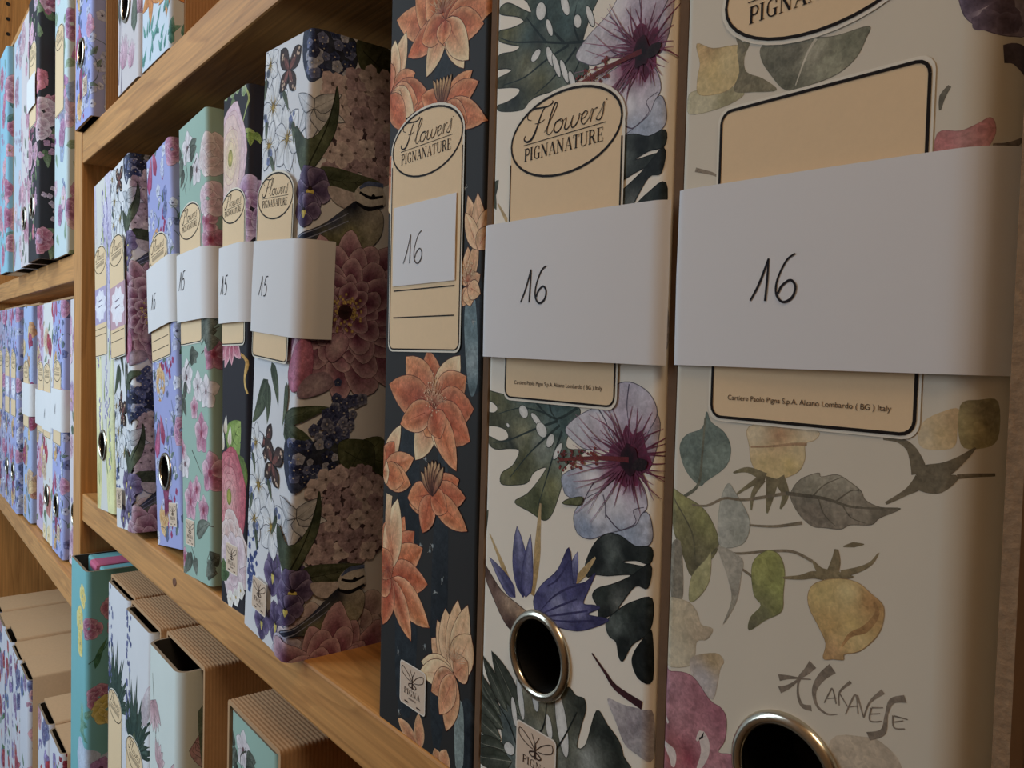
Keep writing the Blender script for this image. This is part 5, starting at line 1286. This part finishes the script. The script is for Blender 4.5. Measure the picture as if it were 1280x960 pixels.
def ferns(a):
    """a fan of dark green fern and blue thistle on white"""
    for i in range(26):
        t = .2 + 2.6 * i / 25; b = (34, 210); L = 52 + 14 * math.sin(i * 1.7)
        a.petal(b, (b[0] + L * math.cos(t), b[1] + L * math.sin(t)), 6, (60, 96, 92), (70, 84, 66), ce=(40, 60, 54), fat=.8)
    for i in range(40): a.floret((rng.uniform(0, 22), rng.uniform(200, 318)), rng.uniform(2, 4), 4, (60, 70, 120), rng.choice([(90, 100, 160), (150, 150, 196), (206, 206, 226)]), rot=rng.random())
    a.petal((30, 200), (36, 226), 14, (150, 140, 96), (90, 106, 80)); a.field([(0, 30), (60, 30), (74, 60), (70, 120), (30, 130), (0, 110)], [((20, 60), (176, 160, 206)), ((60, 100), (190, 176, 214))])
    a.disc((40, 80), 22, 30, (222, 216, 240), (206, 198, 232), wob=.2); a.disc((10, 90), 12, 24, (214, 208, 236), (200, 192, 228), wob=.2)
    for i in range(14): p = (rng.uniform(0, 70), rng.uniform(0, 30)); a.leaf(p, (p[0] + rng.uniform(-12, 12), p[1] + 16), 5, (40, 50, 44), (90, 106, 90), nv=0)

def wild_white(a):
    ferns(a)
    a.petal((60, 240), (80, 280), 20, (206, 190, 196), (236, 230, 232), ce=(190, 170, 176))
# ------------------------------------------------------------------ the room shell and the shelving
wall = bevel_box('wall_back', (-2.6, 0.37, -1.05), (2.2, 0.45, 1.6), mat_plain('plaster', (196, 188, 174), .9, noise=.05), None, 0)
tag(wall, 'plain pale plaster wall behind the shelving', None, kind='structure')
flo = bevel_box('floor', (-2.6, -2.4, -1.10), (2.2, 0.37, -1.05), mat_plain('floor_tile', (84, 68, 54), .6, noise=.1, nscale=6), None, 0)
tag(flo, 'brown floor below the shelving', None, kind='structure')

PL = mat_plain('warm_plaster', (206, 186, 160), .9, noise=.05)
PD = mat_plain('dark_wall_brown', (96, 78, 62), .8, noise=.1)
for nm, lo, hi, lb in (('wall_side_blocker', (1.02, -2.2, -1.05), (1.10, .37, 1.7), 'unseen dark side wall added to block light from the right'), ('wall_front', (-2.6, -2.28, -1.05), (1.10, -2.2, 1.7), 'plain warm wall of the room across from the shelving'), ('wall_aisle_blocker', (-.30, -.66, -1.05), (1.02, -.60, 1.7), 'unseen wall added across the aisle to shade the right-hand files'), ('ceiling', (-2.6, -2.28, 1.7), (1.10, .45, 1.78), 'plain pale ceiling')):  # side and aisle walls are unseen, added to block light on the right
    tag(bevel_box(nm, lo, hi, PD if nm in ('wall_side_blocker', 'wall_front') else PL, None, 0), lb, None, kind='structure')
unit = empty('shelving_unit', (0, 0, -1.05))
tag(unit, 'open pine shelving unit with thick boards and upright dividers', 'shelving')
def plank(name, lo, hi, mat, bev=.0016, parent=unit):
    o = bevel_box(name, lo, hi, mat, parent, bev)
    o.location = Vector(o.location) - unit.location
    return o
BACK = 0.33
for x0, x1 in ((-1.44, -1.40), (-0.645, -0.605), (0.95, 0.99)):
    up = plank('upright', (x0, .003, -1.05), (x1, BACK, 1.3), M['wood_z'])
# rows of shelf-pin holes in the far upright
k = 12; ring = [(math.cos(2 * math.pi * i / k), math.sin(2 * math.pi * i / k)) for i in range(k)]
V = [(0, 2.6 * MM * a, 2.6 * MM * b) for a, b in ring] + [(.0006, 3.4 * MM * a, 3.4 * MM * b) for a, b in ring] + [(.0006, 2.4 * MM * a, 2.4 * MM * b) for a, b in ring] + [(.0003, 0, 0)]
pin = bpy.data.meshes.new('pin_hole')
pin.from_pydata(V, [], [(k + i, k + (i + 1) % k, 2 * k + (i + 1) % k, 2 * k + i) for i in range(k)] + [(3 * k, 2 * k + i, 2 * k + (i + 1) % k) for i in range(k)]); pin.materials.append(M['hole'])
for j in range(14):
    o = link(bpy.data.objects.new('pin_hole', pin), unit); o.location = Vector((-1.40, .0236, .70 + .0272 * j)) - unit.location
BOARDS = [(-.605, .95, .3545, .3865, .0036), (-.605, .95, -.030, 0.0, .0052), (-.605, .95, -.416, -.386, .004), (-.605, .95, .745, .775, .004), (-.605, .95, -.80, -.77, .004),
          (-1.40, -.645, .232, .262, .003), (-1.40, -.645, -.138, -.108, .003), (-1.40, -.645, .610, .640, .003), (-1.40, -.645, -.662, -.632, .003)]
for x0, x1, z0, z1, yf in BOARDS:
    plank('shelf_board', (x0, yf, z0), (x1, BACK, z1), M['wood_x'])
nb = 25
for i in range(nb):
    x0 = -1.44 + (2.43 / nb) * i
    plank('back_plank', (x0 + .0006, BACK + .0002, -1.05), (x0 + 2.43 / nb - .0006, BACK + .014, 1.3), M['wood_back'], .0012)
# a knot in the front edge of the long board
kn = [(math.cos(2 * math.pi * i / 16), math.sin(2 * math.pi * i / 16)) for i in range(16)]
V = []; F = []
for j, (q, dy) in enumerate(((1.0, 0), (.72, -.0003), (.3, -.0002))): V += [(.0052 * q * a, dy, .0034 * q * b + .0006 * q * a) for a, b in kn]
for j in range(2): F += [(j * 16 + i, j * 16 + (i + 1) % 16, (j + 1) * 16 + (i + 1) % 16, (j + 1) * 16 + i) for i in range(16)]
F.append(tuple(range(32, 48)))
ko = mesh_obj('knot', V, F, mat_plain('pine_knot', (112, 66, 32), .6, noise=.3, nscale=500), unit); ko.location = Vector((-.2626, .0051, -.0145)) - unit.location

# ------------------------------------------------------------------ files on the long shelf, from the far end
ROW = 'files on the long middle shelf'
def flash(u0, v0, u1, v1, c, cb):
    """sticker with a white splash on a tinted square"""
    def f(a, t):
        a.poly([(u0, v0), (u1, v0), (u1, v1), (u0, v1)], c)
        m = ((u0 + u1) / 2, (v0 + v1) / 2); w, h = (u1 - u0) / 2, (v1 - v0) / 2
        P = [(m[0] + w * (.92 if i % 2 else .74) * math.cos(i * math.pi / 9), m[1] + h * (.94 if i % 2 else .78) * math.sin(i * math.pi / 9)) for i in range(18)]
        a.blob(P, (244, 242, 248), cb)
        for q in (.25, -.05): t.stroke([(m[0] - w * .3, m[1] + h * q), (m[0] + w * .3, m[1] + h * (q + .06))], 1.2, .6, mix(c, (60, 50, 80), .5), smooth=False)
    return f

make_file('yellow and lilac file with lavender sprigs, farthest on the shelf beside the upright', -.5164, .002, -.0744, 0, 75, lavender, (222, 220, 214), hole=(33, 63), near=False, group=ROW,
          lab=dict(u=1, w=52, v0=150, vo=243, lines=(176, 170), more=flash(0, 181, 54, 216, (184, 170, 206), (230, 226, 240))))
make_file('white blossom file with dark blue flowered side and pink-edged splash sticker', -.4165, -.002, -.1067, 0, 70, garden, (228, 228, 230), near=False, group=ROW,
          lab=dict(u=5, w=52, v0=150, vo=243, lines=(172, 164), more=flash(4, 175, 60, 213, (206, 164, 176), (240, 230, 236))), tagat=(16, 18))
make_file('lilac-blue file with a tilted paper band marked 15 and a silver finger hole', -.3300, .010, -.1413, 0, 70, lilac, (166, 172, 220), hole=(33, 59), near=False, group=ROW,
          lab=dict(u=4, w=52, v0=150, vo=238, lines=(166, 158)), tagat=(40, 17), band=dict(u0=-3, u1=80, v0=174, v1=227, off=2.2, soft=9, text='15', at=(20, 17), size=12, pen=.8))
make_file('mint green file with magnolia sprays and a paper band marked 15', -.2360, .003, -.0693, 0, 64, mint, (160, 188, 174), group=ROW,
          lab=dict(u=2, w=48, v0=164, vo=249.5), tagat=(10.2, 22), band=dict(u0=-3, u1=70, v0=180, v1=228.5, off=2.2, soft=9, slant=-2, slant_b=-2, text='15', at=(13, 22), size=13, pen=.8))
make_file('narrow near-black file with pink ranunculus and a paper band marked 15', -.1584, .004, -.0208, 0, 46, night, (46, 44, 50), group=ROW,
          lab=dict(u=1.5, w=40, v0=165, vo=250), tagat=(13, 22), band=dict(u0=-3, u1=50, v0=178, v1=226, off=2.2, soft=9, text='15', at=(11, 18), size=11.5, pen=.8))
make_file('white wildflower file whose broad peony and hydrangea side shows beside the gap', -.0959, -.004, .0670, 0, 63, garden_deep, (226, 227, 230), group=ROW,
          lab=dict(u=5, w=47, v0=156, vo=241.5), tagat=(18.8, 16.5), band=dict(u0=-3, u1=75.6, v0=169, v1=218.6, off=1.8, soft=8, text='15', at=(17, 20), size=10.5, pen=.6, lift=.6))
make_file('black file with orange cactus flowers and a number 16 slip on its label', .0461, .006, -.0035, 0, 73, cactus, (50, 49, 48), group=ROW, r=2.5,
          lab=dict(u=5.5, w=53, v0=164.5, vo=249, lines=(189.5, 178)), tagat=(20.3, 14),
          band=dict(u0=8, u1=55.5, v0=191.5, v1=225.2, off=.95, text='16', at=(10.5, 9), size=12, pen=.42, lift=0, name='paper_slip', note='small white slip of paper'))
make_file('white tropical-leaf file in a brown slipcase with a paper band marked 16', .1295, 0, 0, 0, 82, tropical, (240, 231, 214), hole=(33.3, 65), rr=13.2, group=ROW,
          lab=dict(u=12, w=52, v0=149, vo=234, lines=(), foot=True), tagat=(23.5, 22.5), band=dict(u0=-4.5, u1=81.5, v0=162.7, v1=208.6, off=2.6, slant=-1.6, slant_b=-1.0, text='16', at=(29, 18), size=10.6, pen=.62, lift=2.2))
slipcase('brown card slipcase round the white tropical-leaf file', .1258, .0015, 0, 89.2, ribs=False, mat=M['kraft_old'])
make_file('cream file with painted yellow roses and a brushed signature, marked 16', .2150, 0, 0, 0, 81, roses, (222, 213, 194), hole=(38.8, 64.5), rr=13.4, group=ROW, r=10.0, rl=3.0,
          lab=dict(u=13.4, w=52, v0=149, vo=253.2, style='split', foot=True), band=dict(u0=-.6, u1=96, v0=162, v1=209, off=1.0, slant=-2.5, slant_b=0, text='16', at=(27, 16.2), size=10.2, pen=.55, lift=2.0))

# the file cut by the picture's edge, in a frayed case
sc_ = slipcase('worn frayed slipcase beside the cream rose file', .3005, -.007, 0, 86, ribs=False)
sc_.data = sc_.data.copy(); sc_.data.materials[0] = M['worn']
make_file('dark file with a paper band inside the worn slipcase', .3042, -.002, 0, .003, 78, meadow(None, [(60, 40, 44)], (36, 36, 30), 5), (36, 29, 26), group=ROW,
          band=dict(u0=-3, u1=80, v0=150, v1=200, off=.9))

# ------------------------------------------------------------------ upper shelf
UP = 'files on the upper shelf'
make_file('lilac-blue file standing at the end of the upper board above the upright', -.604, -.004, 0, .3868, 80, lambda a: lilac(a, seed=5), (166, 174, 224), hole=(36, 72), near=False, group=UP, tagat=(44, 26))
slipcase('brown slipcase of the lilac file on the upper board', -.6046, .0085, .3866, 86)
make_file('pale pink magnolia file with grey leaves on the upper board', -.446, .003, -.02, .3868, 74, pink_magnolia, (214, 206, 206), hole=(34, 72), near=False, group=UP)
slipcase('brown slipcase of the pale pink magnolia file', -.4495, .0095, .3866, 81, lean=-.02)
make_file('white file with orange lilies and teal leaves on the upper board', -.362, .003, 0, .3868, 80, orange_lily, (214, 226, 236), near=False, group=UP)
slipcase('brown slipcase of the orange lily file', -.3652, .0135, .3866, 86)

# ------------------------------------------------------------------ lower shelf: files in corrugated slipcases, seen from above
LOW = 'files on the lower shelf'
def lid(sh, root):
    """the folded inner flap that closes the top of the turquoise file behind its slot"""
    o = bevel_box('inner_flap', (.004, .016, .296), (sh.w * MM - .004, .26, .3195), base_mat((126, 186, 190)), root, .002)
    p = bevel_box('rolled_sheet', (.030, .012, .312), (.062, .2, .3215), base_mat((206, 110, 140)), root, .004)
ZL = -.386
make_file('turquoise file with yellow flowers and a fruit basket beside the upright', -.603, -.006, 0, ZL, 80, lambda a: citrus(a, 46), (126, 186, 190), near=False, group=LOW, r=6, extra=lid)
slipcase('corrugated slipcase next to the turquoise file', -.4765, .007, ZL, 92)
make_file('white file with blue thistles in the slipcase next to the turquoise one', -.472, .003, 0, ZL + .003, 80, ferns, (222, 222, 226), near=False, group=LOW, r=6, lab=dict(u=8, w=52, v0=120, vo=210))
slipcase('corrugated slipcase in the middle of the three touching ones', -.3815, .003, ZL, 92)
make_file('white file with a fern fan in the middle slipcase of three', -.3775, -.003, 0, ZL + .003, 80, wild_white, (224, 224, 226), near=False, group=LOW, r=6, lab=dict(u=10, w=52, v0=120, vo=205))
slipcase('corrugated slipcase whose tulip file is pulled out furthest', -.2865, .0065, ZL, 92)
make_file('white file with tulips and brown roses pulled furthest out of its slipcase', -.2835, -.008, 0, ZL + .003, 78, tulips, (218, 226, 220), near=False, group=LOW, r=9, lab=dict(u=6, w=50, v0=110, vo=195))
slipcase('corrugated slipcase standing alone below the peony file', -.1385, .003, ZL, 84)
make_file('mint file with pink blossoms in the slipcase standing alone', -.1345, .0035, 0, ZL + .003, 74, mint, (160, 190, 176), group=LOW, r=5)

# ------------------------------------------------------------------ the far bay
FARM = 'files on the far middle shelf'
ZM = -.108
SC = {'lilac file at the very end of the far middle shelf': 'brown slipcase of the endmost lilac file on the far middle shelf',
      'pale lilac file with finger hole, second from the far end': 'brown slipcase of the second lilac file on the far middle shelf',
      'lilac-blue file with a white splash sticker on the far middle shelf': 'brown slipcase of the lilac-blue file with the splash sticker',
      'blue file with orange flowers and a plain band on the far middle shelf': 'brown slipcase of the blue file with orange flowers',
      'pink flowered file half hidden behind the blue one': 'brown slipcase of the half hidden pink flowered file',
      'white file with red poppies under a white band': 'brown slipcase of the white file with red poppies',
      'lilac-blue file with a wide white band near the upright': 'brown slipcase of the lilac-blue file with the wide band',
      'pale file mostly hidden by the upright on the far middle shelf': 'brown slipcase of the pale file mostly hidden by the upright'}
WHITE = [(206, 160, 190), (226, 190, 206), (190, 170, 210)]
for x, y, d, rgb, lb, kw in (
    (-1.321, .001, lambda a: lilac(a, seed=8), (176, 170, 196), 'lilac file at the very end of the far middle shelf', dict(lab=dict(u=10, w=52, v0=150, vo=238))),
    (-1.237, .0017, lambda a: lilac(a, seed=9), (178, 180, 216), 'pale lilac file with finger hole, second from the far end', dict(hole=(36, 60), lab=dict(u=10, w=52, v0=150, vo=238, more=flash(10, 176, 62, 210, (190, 186, 214), (226, 224, 240))))),
    (-1.153, .0007, lambda a: lilac(a, seed=10), (172, 178, 222), 'lilac-blue file with a white splash sticker on the far middle shelf', dict(hole=(36, 62), lab=dict(u=10, w=52, v0=150, vo=238, more=flash(10, 176, 62, 210, (180, 180, 214), (226, 224, 240))), tagat=(40, 20))),
    (-1.070, .0079, meadow(None, [(214, 150, 96), (226, 190, 130), (170, 60, 96)], (110, 130, 130), 21), (174, 190, 226), 'blue file with orange flowers and a plain band on the far middle shelf', dict(band=dict(u0=-3, u1=84, v0=158, v1=206, off=2), lab=dict(u=6, w=52, v0=140, vo=226))),
    (-.986, .0143, meadow(None, [(196, 90, 130), (226, 140, 160), (236, 200, 120)], (120, 130, 110), 22), (206, 190, 214), 'pink flowered file half hidden behind the blue one', dict(lab=dict(u=10, w=52, v0=140, vo=226), band=dict(u0=-3, u1=84, v0=150, v1=200, off=2))),
    (-.902, .0103, meadow(None, [(190, 50, 70), (226, 130, 110), (240, 214, 160)], (110, 140, 110), 23), (226, 224, 222), 'white file with red poppies under a white band', dict(hole=(38, 62), lab=dict(u=8, w=52, v0=140, vo=226), band=dict(u0=-3, u1=84, v0=150, v1=202, off=2, text='1', at=(34, 16), size=13, pen=1.0))),
    (-.821, .0091, lambda a: lilac(a, seed=12), (170, 178, 226), 'lilac-blue file with a wide white band near the upright', dict(hole=(36, 62), lab=dict(u=10, w=52, v0=140, vo=232), tagat=(40, 20), band=dict(u0=-3, u1=84, v0=158, v1=210, off=2, text='1', at=(40, 20), size=13, pen=1.0))),
    (-.737, .0149, meadow(None, WHITE, (90, 110, 90), 24), (222, 214, 216), 'pale file mostly hidden by the upright on the far middle shelf', dict(hole=(36, 64)))):
    make_file(lb, x, y, 0, ZM + .003, 76, d, rgb, near=False, group=FARM, **kw)
    slipcase(SC[lb], x - .0035, y + .010, ZM, 82.5, ribs=False)
FARU = 'files on the far upper shelf'
ZU = .262
for x, y, d, rgb, lb, kw in (
    (-1.075, -.0225, meadow(None, [(206, 110, 150), (226, 160, 180)], (90, 140, 140), 31), (150, 196, 214), 'pale blue and pink daisy file at the far end of the upper row', {}),
    (-.990, -.0142, meadow(None, [(214, 190, 200), (190, 150, 170)], (120, 150, 150), 32), (190, 204, 216), 'thin strip of pale teal file in the far upper row', {}),
    (-.905, -.0160, meadow(None, [(214, 150, 170), (226, 190, 200)], (110, 120, 110), 33), (214, 206, 206), 'pink blossom file between the teal one and the dark one', dict(hole=(36, 62))),
    (-.820, -.0186, meadow(None, [(206, 110, 130), (226, 170, 190), (232, 206, 212)], (96, 120, 80), 34, n=1.3), (58, 58, 62), 'dark file with big pink peonies and a paper slip in the far upper row', dict(hole=(38, 66), lab=dict(u=12, w=52, v0=164, vo=250), band=dict(u0=4, u1=68, v0=184, v1=222, off=2))),
    (-.733, -.0030, meadow(None, [(190, 130, 180), (150, 170, 206), (226, 190, 206)], (140, 170, 140), 35), (204, 220, 222), 'pale aqua file with mauve side against the upright', dict(lab=dict(u=8, w=52, v0=164, vo=250)))):
    make_file(lb, x, y, 0, ZU, 78, d, rgb, near=False, group=FARU, **kw)
slipcase('brown slipcase of the pale blue daisy file', -1.0785, -.014, ZU, 84.5, ribs=False)

ZB = -.632
FARL = 'cased files on the far lowest shelf'
names = ('first', 'second', 'third', 'fourth', 'fifth')
for i, x in enumerate((-1.345, -1.257, -1.169, -1.081, -.993, -.829, -.741)):
    where = names[i] + ' from the far end of the lowest row' if i < 5 else ('first past the gap in the lowest row' if i == 5 else 'against the upright in the lowest row')
    slipcase('brown corrugated slipcase, ' + where, x, (.001, -.003, .002, -.001, .0, .002, .001)[i], ZB, 86, H=(328, 325, 330, 326, 329, 327, 325)[i], ribs=False)
    make_file('white flowered cased file, ' + where, x + .0035, -.006, 0, ZB + .003, 78,
              meadow(None, [(196, 60, 70), (150, 130, 190), (226, 160, 170), (90, 110, 170)], (70, 120, 70), 50 + i), (222, 222, 230), near=False, group=FARL, r=7)
